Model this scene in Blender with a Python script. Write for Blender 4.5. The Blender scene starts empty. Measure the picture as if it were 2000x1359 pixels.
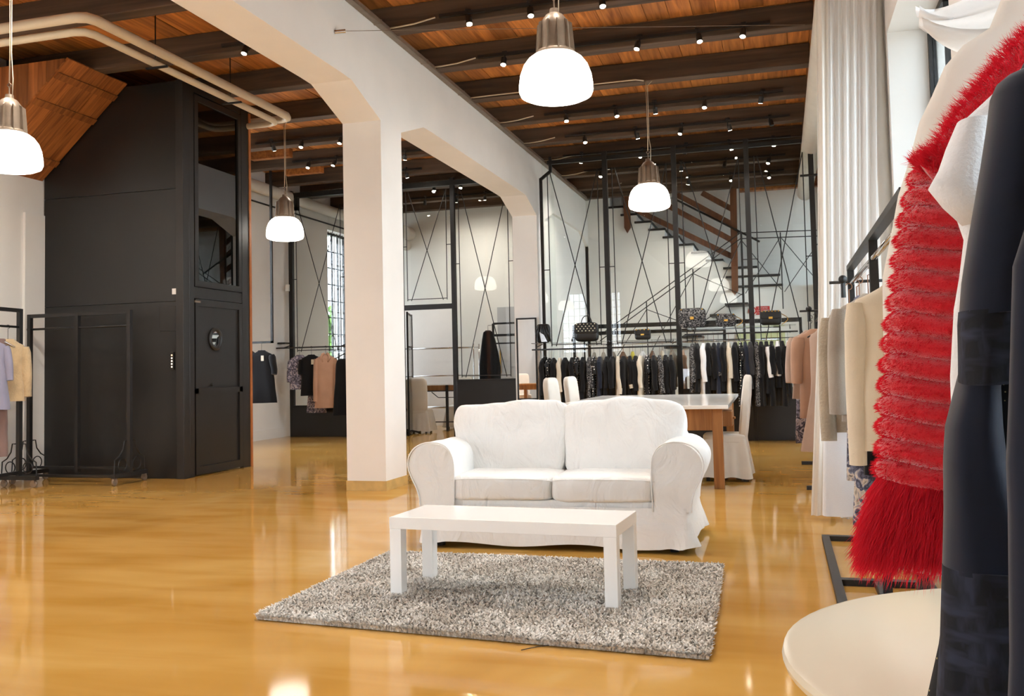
import bpy, bmesh, math, random
import numpy as np
from mathutils import Vector, Matrix, noise as mnoise

# ------------------------------------------------------------------ camera
SC = bpy.context.scene
COL = SC.collection
PI = math.pi
cam_d = bpy.data.cameras.new('camera')
cam = bpy.data.objects.new('camera', cam_d)
COL.objects.link(cam)
SC.camera = cam
F_PX, YAW, PITCH, ROLL, SHIFT = 1820.0, math.radians(16.034), math.radians(3.09), math.radians(-1.319), -54.85
cam_d.sensor_fit = 'HORIZONTAL'
cam_d.sensor_width = 36.0
cam_d.lens = 36.0 * F_PX / 2000.0
cam_d.shift_y = SHIFT / 2000.0
cam_d.clip_start = 0.05
cam_d.clip_end = 200
_f = Vector((-math.sin(YAW) * math.cos(PITCH), math.cos(YAW) * math.cos(PITCH), math.sin(PITCH)))
_r = Vector((math.cos(YAW), math.sin(YAW), 0))
_u = _r.cross(_f)
_r2 = _r * math.cos(ROLL) + _u * math.sin(ROLL)
_u2 = _u * math.cos(ROLL) - _r * math.sin(ROLL)
cam.matrix_world = Matrix(((_r2.x, _u2.x, -_f.x, 0), (_r2.y, _u2.y, -_f.y, 0), (_r2.z, _u2.z, -_f.z, 1.27), (0, 0, 0, 1)))

# ------------------------------------------------------------------ light
W = bpy.data.worlds.new('daylight')
SC.world = W
W.use_nodes = True
bg = W.node_tree.nodes['Background']
bg.inputs[0].default_value = (0.85, 0.95, 1.06, 1)
bg.inputs[1].default_value = 9.3
SC.view_settings.view_transform = 'Standard'
SC.view_settings.look = 'None'
SC.view_settings.gamma = 1.0
SC.view_settings.use_curve_mapping = False
SC.view_settings.exposure = 0.55
try:
    SC.cycles.max_bounces = 8
    SC.cycles.diffuse_bounces = 3
    SC.cycles.glossy_bounces = 4
    SC.cycles.transparent_max_bounces = 16
    SC.cycles.sample_clamp_indirect = 8.0
    SC.cycles.caustics_reflective = False
    SC.cycles.caustics_refractive = False
    SC.cycles.use_denoising = True
    SC.cycles.use_adaptive_sampling = True
    SC.cycles.adaptive_threshold = .1
    SC.cycles.adaptive_min_samples = 16
except Exception:
    pass

SHADE_EMIT = 5.5      # pendant opal shades
SPOT_W = 70.0
SPOT_EMIT = 60.0      # track spot lenses

def portal(name, loc, rot, sx, sy):
    l = bpy.data.lights.new(name, 'AREA')
    l.shape = 'RECTANGLE'
    l.size, l.size_y = sx, sy
    try:
        l.cycles.is_portal = True
    except Exception:
        pass
    o = bpy.data.objects.new(name, l)
    o.location = loc
    o.rotation_euler = rot
    COL.objects.link(o)
    return o

# ------------------------------------------------------------------ helpers
rnd = random.Random(7)

class MB:
    def __init__(s):
        s.v, s.f, s.n = [], [], 0
    def add(s, vs, fs):
        b = s.n
        s.v.extend(tuple(p) for p in vs)
        s.n += len(vs)
        s.f.extend(tuple(i + b for i in f) for f in fs)
        return s
    def box(s, x0, y0, z0, x1, y1, z1):
        vs = [(x0, y0, z0), (x1, y0, z0), (x1, y1, z0), (x0, y1, z0), (x0, y0, z1), (x1, y0, z1), (x1, y1, z1), (x0, y1, z1)]
        return s.add(vs, [(0, 3, 2, 1), (4, 5, 6, 7), (0, 1, 5, 4), (1, 2, 6, 5), (2, 3, 7, 6), (3, 0, 4, 7)])
    def cbox(s, c, d):
        return s.box(c[0] - d[0] / 2, c[1] - d[1] / 2, c[2] - d[2] / 2, c[0] + d[0] / 2, c[1] + d[1] / 2, c[2] + d[2] / 2)
    def bbox(s, x0, y0, z0, x1, y1, z1, b=0.01):
        # box with chamfered edges
        bm = bmesh.new()
        bmesh.ops.create_cube(bm, size=1)
        for v in bm.verts:
            v.co = Vector((x0 + (v.co.x + .5) * (x1 - x0), y0 + (v.co.y + .5) * (y1 - y0), z0 + (v.co.z + .5) * (z1 - z0)))
        bmesh.ops.bevel(bm, geom=list(bm.edges), offset=b, segments=2, affect='EDGES', profile=.6)
        bm.verts.index_update()
        s.add([v.co[:] for v in bm.verts], [[v.index for v in f.verts] for f in bm.faces])
        bm.free()
        return s
    def beam(s, p, q, w, h=None, up=(0, 0, 1)):
        # square bar from p to q
        h = h or w
        p, q = Vector(p), Vector(q)
        d = (q - p).normalized()
        up = Vector(up)
        if abs(d.dot(up)) > .98:
            up = Vector((0, 1, 0))
        a = d.cross(up).normalized() * (w / 2)
        b = a.cross(d).normalized() * (h / 2)
        vs = [p - a - b, p + a - b, p + a + b, p - a + b, q - a - b, q + a - b, q + a + b, q - a + b]
        return s.add(vs, [(0, 1, 2, 3), (7, 6, 5, 4), (0, 4, 5, 1), (1, 5, 6, 2), (2, 6, 7, 3), (3, 7, 4, 0)])
    def tube(s, pts, r, n=8, cap=True):
        pts = [Vector(p) for p in pts]
        rs = r if isinstance(r, (list, tuple)) else [r] * len(pts)
        m = len(pts)
        ref = None
        vs, fs = [], []
        for i, p in enumerate(pts):
            d = (pts[min(i + 1, m - 1)] - pts[max(i - 1, 0)])
            if d.length < 1e-9:
                d = Vector((0, 0, 1))
            d.normalize()
            if ref is None:
                ref = Vector((0, 0, 1)) if abs(d.z) < .9 else Vector((0, 1, 0))
            a = d.cross(ref)
            if a.length < 1e-5:
                a = d.cross(Vector((1, 0, 0)))
            a.normalize()
            b = a.cross(d).normalized()
            ref = b
            for k in range(n):
                t = 2 * PI * k / n
                vs.append(p + (a * math.cos(t) + b * math.sin(t)) * rs[i])
        for i in range(m - 1):
            for k in range(n):
                k2 = (k + 1) % n
                fs.append((i * n + k, i * n + k2, (i + 1) * n + k2, (i + 1) * n + k))
        if cap:
            fs.append(tuple(range(n))[::-1])
            fs.append(tuple((m - 1) * n + k for k in range(n)))
        return s.add(vs, fs)
    def lathe(s, prof, c=(0, 0, 0), n=32, axis='z'):
        vs, fs = [], []
        m = len(prof)
        for r, z in prof:
            for k in range(n):
                t = 2 * PI * k / n
                p = (r * math.cos(t), r * math.sin(t), z)
                if axis == 'y':
                    p = (p[0], p[2], p[1])
                elif axis == 'x':
                    p = (p[2], p[0], p[1])
                vs.append((c[0] + p[0], c[1] + p[1], c[2] + p[2]))
        for i in range(m - 1):
            for k in range(n):
                k2 = (k + 1) % n
                fs.append((i * n + k, i * n + k2, (i + 1) * n + k2, (i + 1) * n + k))
        return s.add(vs, fs)
    def prism(s, poly, a0, a1, axis='x'):
        # poly in the plane normal to axis
        def mk(p, a):
            return (a, p[0], p[1]) if axis == 'x' else ((p[0], a, p[1]) if axis == 'y' else (p[0], p[1], a))
        n = len(poly)
        vs = [mk(p, a0) for p in poly] + [mk(p, a1) for p in poly]
        fs = [tuple(range(n)), tuple(range(2 * n - 1, n - 1, -1))]
        fs += [(i, (i + 1) % n, (i + 1) % n + n, i + n) for i in range(n)]
        return s.add(vs, fs)
    def grid(s, fn, nu, nv, cu=False):
        vs = [fn(i / (nu if cu else nu), j / nv) for j in range(nv + 1) for i in range(nu if cu else nu + 1)]
        w = nu if cu else nu + 1
        fs = []
        for j in range(nv):
            for i in range(nu):
                i2 = (i + 1) % w if cu else i + 1
                fs.append((j * w + i, j * w + i2, (j + 1) * w + i2, (j + 1) * w + i))
        return s.add(vs, fs)
    def xf(s, M, start=0):
        for i in range(start, s.n):
            s.v[i] = tuple(M @ Vector(s.v[i]))
        return s
    def mesh(s, name, mat, smooth=False, angle=None):
        me = bpy.data.meshes.new(name)
        me.from_pydata(s.v, [], s.f)
        bm = bmesh.new()
        bm.from_mesh(me)
        bmesh.ops.recalc_face_normals(bm, faces=list(bm.faces))
        bm.to_mesh(me)
        bm.free()
        if mat:
            me.materials.append(mat)
        if smooth:
            me.polygons.foreach_set('use_smooth', [True] * len(me.polygons))
            if angle:
                try:
                    me.set_sharp_from_angle(angle=math.radians(angle))
                except Exception:
                    pass
        return me
    def build(s, name, mat, parent=None, smooth=False, angle=None, label=None):
        return link(name, s.mesh(name, mat, smooth, angle), parent, label)

def link(name, me, parent=None, label=None):
    o = bpy.data.objects.new(name, me)
    COL.objects.link(o)
    if parent is not None:
        o.parent = parent
    if label:
        o['label'] = label
    return o

def tag(o, label, cat, group=None, kind=None):
    if label:
        o['label'] = label
    if cat:
        o['category'] = cat
    if group:
        o['group'] = group
    if kind:
        o['kind'] = kind
    return o

def thing(name, label, cat, loc=(0, 0, 0), rz=0.0, group=None):
    o = bpy.data.objects.new(name, None)
    o.empty_display_size = .1
    o.location = loc
    o.rotation_euler = (0, 0, rz)
    COL.objects.link(o)
    return tag(o, label, cat, group)

def struct(name, mb, mat, label=None, smooth=False):
    o = mb.build(name, mat, None, smooth)
    o['kind'] = 'structure'
    if label:
        o['label'] = label
    return o

def copy_tree(o, parent=None):
    c = o.copy()
    COL.objects.link(c)
    c.parent = parent
    for ch in o.children:
        copy_tree(ch, c)
    return c

ORD = ['first', 'second', 'third', 'fourth', 'fifth', 'sixth', 'seventh', 'eighth', 'ninth', 'tenth', 'eleventh', 'twelfth',
       'thirteenth', 'fourteenth', 'fifteenth', 'sixteenth', 'seventeenth', 'eighteenth', 'nineteenth', 'twentieth',
       'twenty-first', 'twenty-second', 'twenty-third', 'twenty-fourth', 'twenty-fifth', 'twenty-sixth', 'twenty-seventh', 'twenty-eighth']

# ------------------------------------------------------------------ materials
def srgb(r, g, b):
    def c(u):
        u /= 255.0
        return u / 12.92 if u <= .04045 else ((u + .055) / 1.055) ** 2.4
    return (c(r), c(g), c(b), 1)

def mat_new(name):
    m = bpy.data.materials.new(name)
    m.use_nodes = True
    nt = m.node_tree
    return m, nt, nt.nodes['Principled BSDF']

def nd(nt, t, **kw):
    n = nt.nodes.new(t)
    for k, v in kw.items():
        if k in n.inputs:
            n.inputs[k].default_value = v
        else:
            setattr(n, k, v)
    return n

def coords(nt, scale=(1, 1, 1), which='Object', loc=(0, 0, 0)):
    tc = nt.nodes.new('ShaderNodeTexCoord')
    mp = nt.nodes.new('ShaderNodeMapping')
    mp.inputs['Scale'].default_value = scale
    mp.inputs['Location'].default_value = loc
    nt.links.new(tc.outputs[which], mp.inputs[0])
    return mp.outputs[0]

def ramp(nt, src, stops):
    r = nt.nodes.new('ShaderNodeValToRGB')
    els = r.color_ramp.elements
    els[0].position, els[0].color = stops[0]
    els[1].position, els[1].color = stops[-1]
    for p, c in stops[1:-1]:
        e = els.new(p)
        e.color = c
    nt.links.new(src, r.inputs[0])
    return r

def bump(nt, p, h, strength=.3, dist=.01):
    b = nt.nodes.new('ShaderNodeBump')
    b.inputs['Strength'].default_value = strength
    b.inputs['Distance'].default_value = dist
    nt.links.new(h, b.inputs['Height'])
    nt.links.new(b.outputs[0], p.inputs['Normal'])

def simple(name, col, rough=.6, metal=0.0, var=.06, scale=6, bmp=0.0, bscale=40, which='Object', **kw):
    """plain procedural surface: base colour with a soft mottle, optional grain relief"""
    m, nt, p = mat_new(name)
    co = coords(nt, which=which)
    n = nd(nt, 'ShaderNodeTexNoise', Scale=scale, Detail=4.0)
    nt.links.new(co, n.inputs['Vector'])
    lo = tuple(max(0, c * (1 - var)) for c in col[:3]) + (1,)
    hi = tuple(min(1, c * (1 + var)) for c in col[:3]) + (1,)
    r = ramp(nt, n.outputs[0], [(.3, lo), (.7, hi)])
    nt.links.new(r.outputs[0], p.inputs['Base Color'])
    p.inputs['Roughness'].default_value = rough
    p.inputs['Metallic'].default_value = metal
    for k, v in kw.items():
        if k in p.inputs:
            p.inputs[k].default_value = v
    if bmp:
        n2 = nd(nt, 'ShaderNodeTexNoise', Scale=bscale, Detail=3.0)
        nt.links.new(co, n2.inputs['Vector'])
        bump(nt, p, n2.outputs[0], bmp, .01)
    return m

def wood(name, c1, c2, rough=.6, along='y', gscale=3.0, rand=True):
    m, nt, p = mat_new(name)
    sc = {'x': (.25, 4, 4), 'y': (4, .25, 4), 'z': (4, 4, .25), 'xz': (.35, 5, .35)}[along]
    co = coords(nt, tuple(k * gscale for k in sc), 'Object')
    oi = nt.nodes.new('ShaderNodeObjectInfo')
    add = nt.nodes.new('ShaderNodeVectorMath')
    add.operation = 'ADD'
    sclv = nt.nodes.new('ShaderNodeVectorMath')
    sclv.operation = 'SCALE'
    sclv.inputs['Scale'].default_value = 40.0
    nt.links.new(oi.outputs['Random'], sclv.inputs[0])
    nt.links.new(co, add.inputs[0])
    nt.links.new(sclv.outputs[0], add.inputs[1])
    n = nd(nt, 'ShaderNodeTexNoise', Scale=2.2, Detail=6.0, Distortion=.6)
    nt.links.new(add.outputs[0], n.inputs['Vector'])
    r = ramp(nt, n.outputs[0], [(.28, c1), (.72, c2)])
    out = r.outputs[0]
    if rand:
        hsv = nt.nodes.new('ShaderNodeHueSaturation')
        mr = nt.nodes.new('ShaderNodeMapRange')
        mr.inputs['To Min'].default_value = .62
        mr.inputs['To Max'].default_value = 1.25
        nt.links.new(oi.outputs['Random'], mr.inputs[0])
        nt.links.new(mr.outputs[0], hsv.inputs['Value'])
        nt.links.new(out, hsv.inputs['Color'])
        out = hsv.outputs[0]
    nt.links.new(out, p.inputs['Base Color'])
    p.inputs['Roughness'].default_value = rough
    bump(nt, p, n.outputs[0], .25, .004)
    return m

def fabric(name, col, rough=.9, var=.08, sheen=.2, weave=220, bmp=.25):
    m = simple(name, col, rough, 0, var, 5, bmp, weave)
    p = m.node_tree.nodes['Principled BSDF']
    p.inputs['Sheen Weight'].default_value = sheen
    p.inputs['Specular IOR Level'].default_value = .2
    return m

def dotted(name, base, dot, scale=22, size=.26):
    m, nt, p = mat_new(name)
    co = coords(nt, (1, 1, 1))
    v = nd(nt, 'ShaderNodeTexVoronoi', Scale=scale)
    v.inputs['Randomness'].default_value = .35
    nt.links.new(co, v.inputs['Vector'])
    r = ramp(nt, v.outputs['Distance'], [(size, dot), (size + .04, base)])
    nt.links.new(r.outputs[0], p.inputs['Base Color'])
    p.inputs['Roughness'].default_value = .8
    return m

def tweed(name, c1, c2, scale=90, lo=.47, hi=.53):
    m, nt, p = mat_new(name)
    co = coords(nt, (1, 1, .35))
    n = nd(nt, 'ShaderNodeTexNoise', Scale=scale, Detail=3.0)
    nt.links.new(co, n.inputs['Vector'])
    co2 = coords(nt, (.3, .3, 1.2))
    n2 = nd(nt, 'ShaderNodeTexNoise', Scale=scale, Detail=2.0)
    nt.links.new(co2, n2.inputs['Vector'])
    mx = nd(nt, 'ShaderNodeMath', operation='MAXIMUM')
    nt.links.new(n.outputs[0], mx.inputs[0])
    nt.links.new(n2.outputs[0], mx.inputs[1])
    r = ramp(nt, mx.outputs[0], [(lo, c1), (hi, c2)])
    nt.links.new(r.outputs[0], p.inputs['Base Color'])
    p.inputs['Roughness'].default_value = .95
    bump(nt, p, mx.outputs[0], .4, .004)
    return m

def floral(name, base, c2, c3, scale=14):
    m, nt, p = mat_new(name)
    co = coords(nt, (1, 1, 1))
    n = nd(nt, 'ShaderNodeTexNoise', Scale=scale, Detail=5.0, Distortion=1.2)
    nt.links.new(co, n.inputs['Vector'])
    v = nd(nt, 'ShaderNodeTexVoronoi', Scale=scale * .8)
    nt.links.new(n.outputs['Color'], v.inputs['Vector'])
    r = ramp(nt, n.outputs[0], [(.36, base), (.46, c2), (.54, base), (.6, c3), (.72, c2)])
    nt.links.new(r.outputs[0], p.inputs['Base Color'])
    p.inputs['Roughness'].default_value = .85
    return m

def glass(name, tint=(1, 1, 1, 1), ior=1.5, boost=1.0):
    m, nt, p = mat_new(name)
    nt.nodes.remove(p)
    out = nt.nodes['Material Output']
    tr = nt.nodes.new('ShaderNodeBsdfTransparent')
    tr.inputs[0].default_value = tint
    gl = nt.nodes.new('ShaderNodeBsdfGlossy')
    gl.inputs['Roughness'].default_value = 0.0
    fr = nt.nodes.new('ShaderNodeFresnel')
    fr.inputs[0].default_value = ior
    mu = nd(nt, 'ShaderNodeMath', operation='MULTIPLY', use_clamp=True)
    mu.inputs[1].default_value = boost
    nt.links.new(fr.outputs[0], mu.inputs[0])
    mx = nt.nodes.new('ShaderNodeMixShader')
    nt.links.new(mu.outputs[0], mx.inputs[0])
    nt.links.new(tr.outputs[0], mx.inputs[1])
    nt.links.new(gl.outputs[0], mx.inputs[2])
    nt.links.new(mx.outputs[0], out.inputs[0])
    return m

def emit(name, col, strength):
    m, nt, p = mat_new(name)
    p.inputs['Base Color'].default_value = (.9, .9, .88, 1)
    p.inputs['Emission Color'].default_value = col
    p.inputs['Emission Strength'].default_value = strength
    p.inputs['Roughness'].default_value = .3
    n = nd(nt, 'ShaderNodeTexNoise', Scale=3.0)
    mr = nt.nodes.new('ShaderNodeMapRange')
    mr.inputs['To Min'].default_value = strength * .95
    mr.inputs['To Max'].default_value = strength * 1.05
    nt.links.new(n.outputs[0], mr.inputs[0])
    nt.links.new(mr.outputs[0], p.inputs['Emission Strength'])
    return m

def sheer(name, col, trans=.5):
    m, nt, p = mat_new(name)
    out = nt.nodes['Material Output']
    tl = nt.nodes.new('ShaderNodeBsdfTranslucent')
    tl.inputs[0].default_value = col
    n = nd(nt, 'ShaderNodeTexNoise', Scale=250.0)
    nt.links.new(coords(nt), n.inputs['Vector'])
    p.inputs['Base Color'].default_value = col
    p.inputs['Roughness'].default_value = .9
    bump(nt, p, n.outputs[0], .15, .003)
    mx = nt.nodes.new('ShaderNodeMixShader')
    mx.inputs[0].default_value = trans
    nt.links.new(p.outputs[0], mx.inputs[1])
    nt.links.new(tl.outputs[0], mx.inputs[2])
    nt.links.new(mx.outputs[0], out.inputs[0])
    return m

M = {}
M['plaster'] = simple('white_plaster', srgb(238, 235, 230), .75, 0, .035, 1.3, .12, 18)
M['column'] = simple('painted_concrete', srgb(238, 234, 229), .6, 0, .03, 1.6, .18, 9)
M['ochre_base'] = simple('ochre_skirting_paint', srgb(205, 170, 105), .45, 0, .12, 9)
M['grey_paint'] = simple('pale_grey_paint', srgb(190, 190, 192), .5, 0, .03, 3)

def floor_mat():
    m, nt, p = mat_new('ochre_resin_floor')
    co = coords(nt, (1, 1, 1))
    n = nd(nt, 'ShaderNodeTexNoise', Scale=.55, Detail=3.0, Roughness=.6, Distortion=.8)
    nt.links.new(co, n.inputs['Vector'])
    r = ramp(nt, n.outputs[0], [(.32, srgb(174, 124, 48)), (.47, srgb(192, 142, 64)), (.6, srgb(202, 156, 80)), (.70, srgb(218, 184, 122))])
    ns = nd(nt, 'ShaderNodeTexNoise', Scale=1.0, Detail=3.0, Roughness=.5, Distortion=.5)
    nt.links.new(coords(nt, (.7, 3.2, 1)), ns.inputs['Vector'])
    rs = ramp(nt, ns.outputs[0], [(.34, srgb(182, 130, 52)), (.66, srgb(212, 168, 98))])
    mx = nt.nodes.new('ShaderNodeMixRGB')
    mx.inputs[0].default_value = .45
    nt.links.new(r.outputs[0], mx.inputs[1])
    nt.links.new(rs.outputs[0], mx.inputs[2])
    nt.links.new(mx.outputs[0], p.inputs['Base Color'])
    n3 = nd(nt, 'ShaderNodeTexNoise', Scale=2.0, Detail=3.0)
    nt.links.new(co, n3.inputs['Vector'])
    mr = nt.nodes.new('ShaderNodeMapRange')
    mr.inputs['To Min'].default_value = .055
    mr.inputs['To Max'].default_value = .09
    nt.links.new(n3.outputs[0], mr.inputs[0])
    nt.links.new(mr.outputs[0], p.inputs['Roughness'])
    p.inputs['IOR'].default_value = 1.27
    n2 = nd(nt, 'ShaderNodeTexNoise', Scale=2.6, Detail=2.0)
    nt.links.new(co, n2.inputs['Vector'])
    return m
M['floor'] = floor_mat()
M['plank'] = wood('ceiling_pine_plank', srgb(142, 80, 34), srgb(220, 144, 72), .6, 'y', 2.0)
M['soffit'] = wood('soffit_pine_board', srgb(118, 64, 28), srgb(190, 116, 56), .6, 'xz', 2.0)
M['soffit_v'] = wood('soffit_upright_board', srgb(124, 70, 32), srgb(196, 122, 62), .6, 'z', 2.0)
M['joist'] = wood('dark_joist_timber', srgb(56, 42, 32), srgb(104, 82, 64), .75, 'x', 1.2, False)
M['rail_wood'] = wood('brown_stair_timber', srgb(84, 46, 24), srgb(132, 80, 44), .55, 'z', 2.0)
M['table_wood'] = wood('honey_table_timber', srgb(132, 84, 44), srgb(176, 124, 72), .5, 'z', 2.5, False)
M['black'] = simple('black_painted_steel', srgb(34, 32, 31), .45, .2, .15, 12, .05, 60)
M['lift'] = simple('black_lift_panel_paint', srgb(27, 25, 24), .34, .0, .12, 2.0, .03, 30)
M['lift2'] = simple('black_lift_door_paint', srgb(36, 33, 31), .4, .0, .12, 3.0, .05, 30)
M['rust'] = simple('orange_primer_edge', srgb(176, 104, 52), .6, 0, .15, 6)
M['glass'] = glass('partition_glass', (.97, .985, .975, 1), 1.5, .72)
M['dark_glass'] = glass('dark_lift_glass', (.12, .12, .11, 1), 1.6, 1.6)
M['win_glass'] = glass('window_glass', (1, 1, 1, 1), 1.45, .6)
M['win_glass_r'] = glass('daylight_dimming_glass', (.76, .78, .78, 1), 1.45, .6)  # tint added only to weaken the daylight from the right wall
M['white_lacquer'] = simple('white_lacquer', srgb(244, 242, 238), .12, 0, .01, 3)
M['cream_lacquer'] = simple('cream_lacquer', srgb(226, 214, 190), .2, 0, .02, 3)
M['cotton'] = fabric('white_cotton_slipcover', srgb(242, 240, 236), .9, .02, .25, 260, .12)
def creases(m, scale, strength, dist):
    nt = m.node_tree
    p = nt.nodes['Principled BSDF']
    old = [n for n in nt.nodes if n.type == 'BUMP'][0]
    n = nd(nt, 'ShaderNodeTexNoise', Scale=scale, Detail=3.0, Distortion=2.2)
    nt.links.new(coords(nt, (1, 1, .55)), n.inputs['Vector'])
    b = nt.nodes.new('ShaderNodeBump')
    b.inputs['Strength'].default_value = strength
    b.inputs['Distance'].default_value = dist
    nt.links.new(n.outputs[0], b.inputs['Height'])
    nt.links.new(b.outputs[0], old.inputs['Normal'])
creases(M['cotton'], 5.0, .7, .035)
M['chair_cotton'] = fabric('ivory_cotton_slipcover', srgb(232, 226, 216), .9, .03, .2, 260, .15)
M['rug'] = None
M['chrome'] = simple('polished_chrome', srgb(205, 205, 205), .12, 1.0, .03, 8)
M['castgrey'] = simple('grey_cast_aluminium', srgb(140, 124, 108), .45, .45, .12, 14, .06, 80)
M['shade'] = emit('opal_glass_shade', (1.0, .94, .84, 1), SHADE_EMIT)
M['lens'] = emit('spotlight_lens', (1.0, .88, .66, 1), SPOT_EMIT)
M['lens_off'] = simple('unlit_spotlight_lens', srgb(60, 56, 50), .2, .3, .1, 20)
M['pipe'] = simple('cream_painted_pipe', srgb(214, 198, 172), .45, 0, .05, 5)
M['duct'] = simple('white_painted_duct', srgb(222, 216, 206), .5, 0, .04, 4)
M['mirror'] = simple('mirror_silver', (.9, .9, .9, 1), .01, 1.0, .005, 2)
M['dark'] = simple('dark_plastic', srgb(30, 28, 27), .5, 0, .1, 12)
M['hanger_grey'] = simple('grey_plastic_hanger', srgb(128, 134, 142), .35, .0, .05, 20)
M['hanger_wood'] = simple('brown_wooden_hanger', srgb(136, 88, 54), .5, 0, .1, 10)
M['curtain'] = sheer('sheer_white_voile', srgb(246, 244, 242), .45)
M['curtain_lining'] = sheer('cream_curtain_lining', srgb(238, 230, 220), .25)
M['black_fab'] = fabric('black_wool', srgb(20, 19, 21), .95, .15, .15)
M['charcoal'] = fabric('charcoal_wool', srgb(52, 50, 52), .95, .15, .15)
M['navy'] = fabric('navy_crepe', srgb(28, 33, 48), .9, .15, .25, 1500, .08)
M['cream_fab'] = fabric('cream_knit', srgb(226, 210, 184), .95, .04, .3, 160, .3)
M['white_fab'] = fabric('white_jersey', srgb(240, 238, 238), .9, .02, .2)
M['ivory_fab'] = fabric('ivory_wool', srgb(222, 210, 190), .9, .05, .2)
M['grey_knit'] = fabric('grey_marl_sweatshirt', srgb(168, 156, 142), .95, .1, .3, 180, .35)
M['cable'] = fabric('oatmeal_cable_knit', srgb(176, 160, 138), .95, .12, .3, 60, .8)
M['pink'] = fabric('dusty_pink_crepe', srgb(190, 162, 144), .9, .05, .2)
M['peach'] = fabric('peach_wool', srgb(192, 150, 124), .9, .06, .2)
M['lilac'] = fabric('lilac_grey_cotton', srgb(142, 140, 160), .9, .06, .2)
M['mauve'] = fabric('mauve_brown_jersey', srgb(128, 104, 98), .9, .08, .2)
M['boucle'] = fabric('beige_fur_boucle', srgb(196, 170, 132), .95, .2, .4, 50, 1.0)
M['brown_fab'] = fabric('brown_wool', srgb(120, 84, 60), .9, .1, .2)
M['yellow_fab'] = fabric('yellow_silk', srgb(204, 190, 60), .6, .1, .2)
M['taupe_fab'] = fabric('taupe_wool', srgb(140, 128, 114), .9, .1, .2)
M['polka'] = dotted('black_white_polka_dot', srgb(20, 19, 21), srgb(232, 228, 222), 24, .27)
M['tweed'] = tweed('black_white_tweed', srgb(26, 25, 28), srgb(176, 172, 170), 95, .55, .68)
M['floral'] = floral('blue_grey_floral_print', srgb(122, 124, 142), srgb(48, 44, 58), srgb(222, 204, 182), 13)
M['floral2'] = floral('black_lilac_floral_print', srgb(150, 142, 160), srgb(30, 26, 34), srgb(210, 196, 200), 16)
def lace_mat():
    m, nt, p = mat_new('black_lace')
    out = nt.nodes['Material Output']
    p.inputs['Base Color'].default_value = srgb(18, 18, 24)
    p.inputs['Roughness'].default_value = .9
    v = nd(nt, 'ShaderNodeTexVoronoi', Scale=150.0)
    n = nd(nt, 'ShaderNodeTexNoise', Scale=26.0, Detail=2.0)
    co = coords(nt)
    nt.links.new(co, v.inputs['Vector'])
    nt.links.new(co, n.inputs['Vector'])
    r1 = ramp(nt, v.outputs['Distance'], [(.30, (1, 1, 1, 1)), (.36, (0, 0, 0, 1))])
    r2 = ramp(nt, n.outputs[0], [(.44, (0, 0, 0, 1)), (.5, (1, 1, 1, 1))])
    mu = nd(nt, 'ShaderNodeMath', operation='MULTIPLY')
    nt.links.new(r1.outputs[0], mu.inputs[0])
    nt.links.new(r2.outputs[0], mu.inputs[1])
    tr = nt.nodes.new('ShaderNodeBsdfTransparent')
    mx = nt.nodes.new('ShaderNodeMixShader')
    nt.links.new(mu.outputs[0], mx.inputs[0])
    nt.links.new(p.outputs[0], mx.inputs[1])
    nt.links.new(tr.outputs[0], mx.inputs[2])
    nt.links.new(mx.outputs[0], out.inputs[0])
    return m
M['lace'] = lace_mat()
M['lace_dark'] = tweed('navy_lace_ground', srgb(18, 20, 28), srgb(44, 50, 68), 55, .5, .7)
M['sequin'] = dotted('black_sequin_cloth', srgb(12, 12, 13), srgb(200, 180, 120), 120, .1)
M['leather'] = simple('black_leather', srgb(22, 20, 19), .35, 0, .15, 20, .2, 90)
M['gold'] = simple('gold_hardware', srgb(212, 168, 84), .25, 1.0, .05, 20)
M['pearl'] = simple('pearl_stud', srgb(232, 222, 196), .25, .2, .03, 20)
M['red_fur'] = fabric('red_dyed_fur', srgb(222, 26, 44), .85, .22, 1.0, 500, .35)
M['red_strand'] = sheer('red_fur_strand', srgb(232, 40, 62), .45)
M['red_dark'] = fabric('deep_red_fur_lining', srgb(150, 10, 22), .9, .1, .3)
M['leaf'] = simple('green_leaves', srgb(110, 160, 60), .6, 0, .3, 3)  # mottled leaf green
M['bark'] = simple('grey_bark', srgb(100, 88, 74), .9, 0, .2, 8)
M['pave'] = simple('pale_courtyard_paving', srgb(196, 192, 184), .9, 0, .08, 1.5)
M['red_sign'] = simple('red_enamel_sign', srgb(196, 34, 34), .4, 0, .03, 5)
M['sign_white'] = simple('white_sign_print', srgb(240, 236, 232), .5, 0, .02, 5)
M['green_door'] = simple('pale_green_door_paint', srgb(206, 210, 160), .5, 0, .04, 4)
# ------------------------------------------------------------------ the room
XL, XLN, XR = -9.97, -9.45, 0.93           # left wall (far / near part), right wall
YF, YB = -5.0, 20.9                        # wall behind the camera, back wall
ZC = 5.40                                  # underside of the ceiling planks

struct('floor', MB().box(-10.6, -5.4, -.12, 1.6, 22.4, 0), M['floor'], 'glossy ochre resin floor')
struct('ground', MB().box(-60, -60, -.3, 60, 70, -.14), M['pave'], 'pale paving outside the windows')

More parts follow.
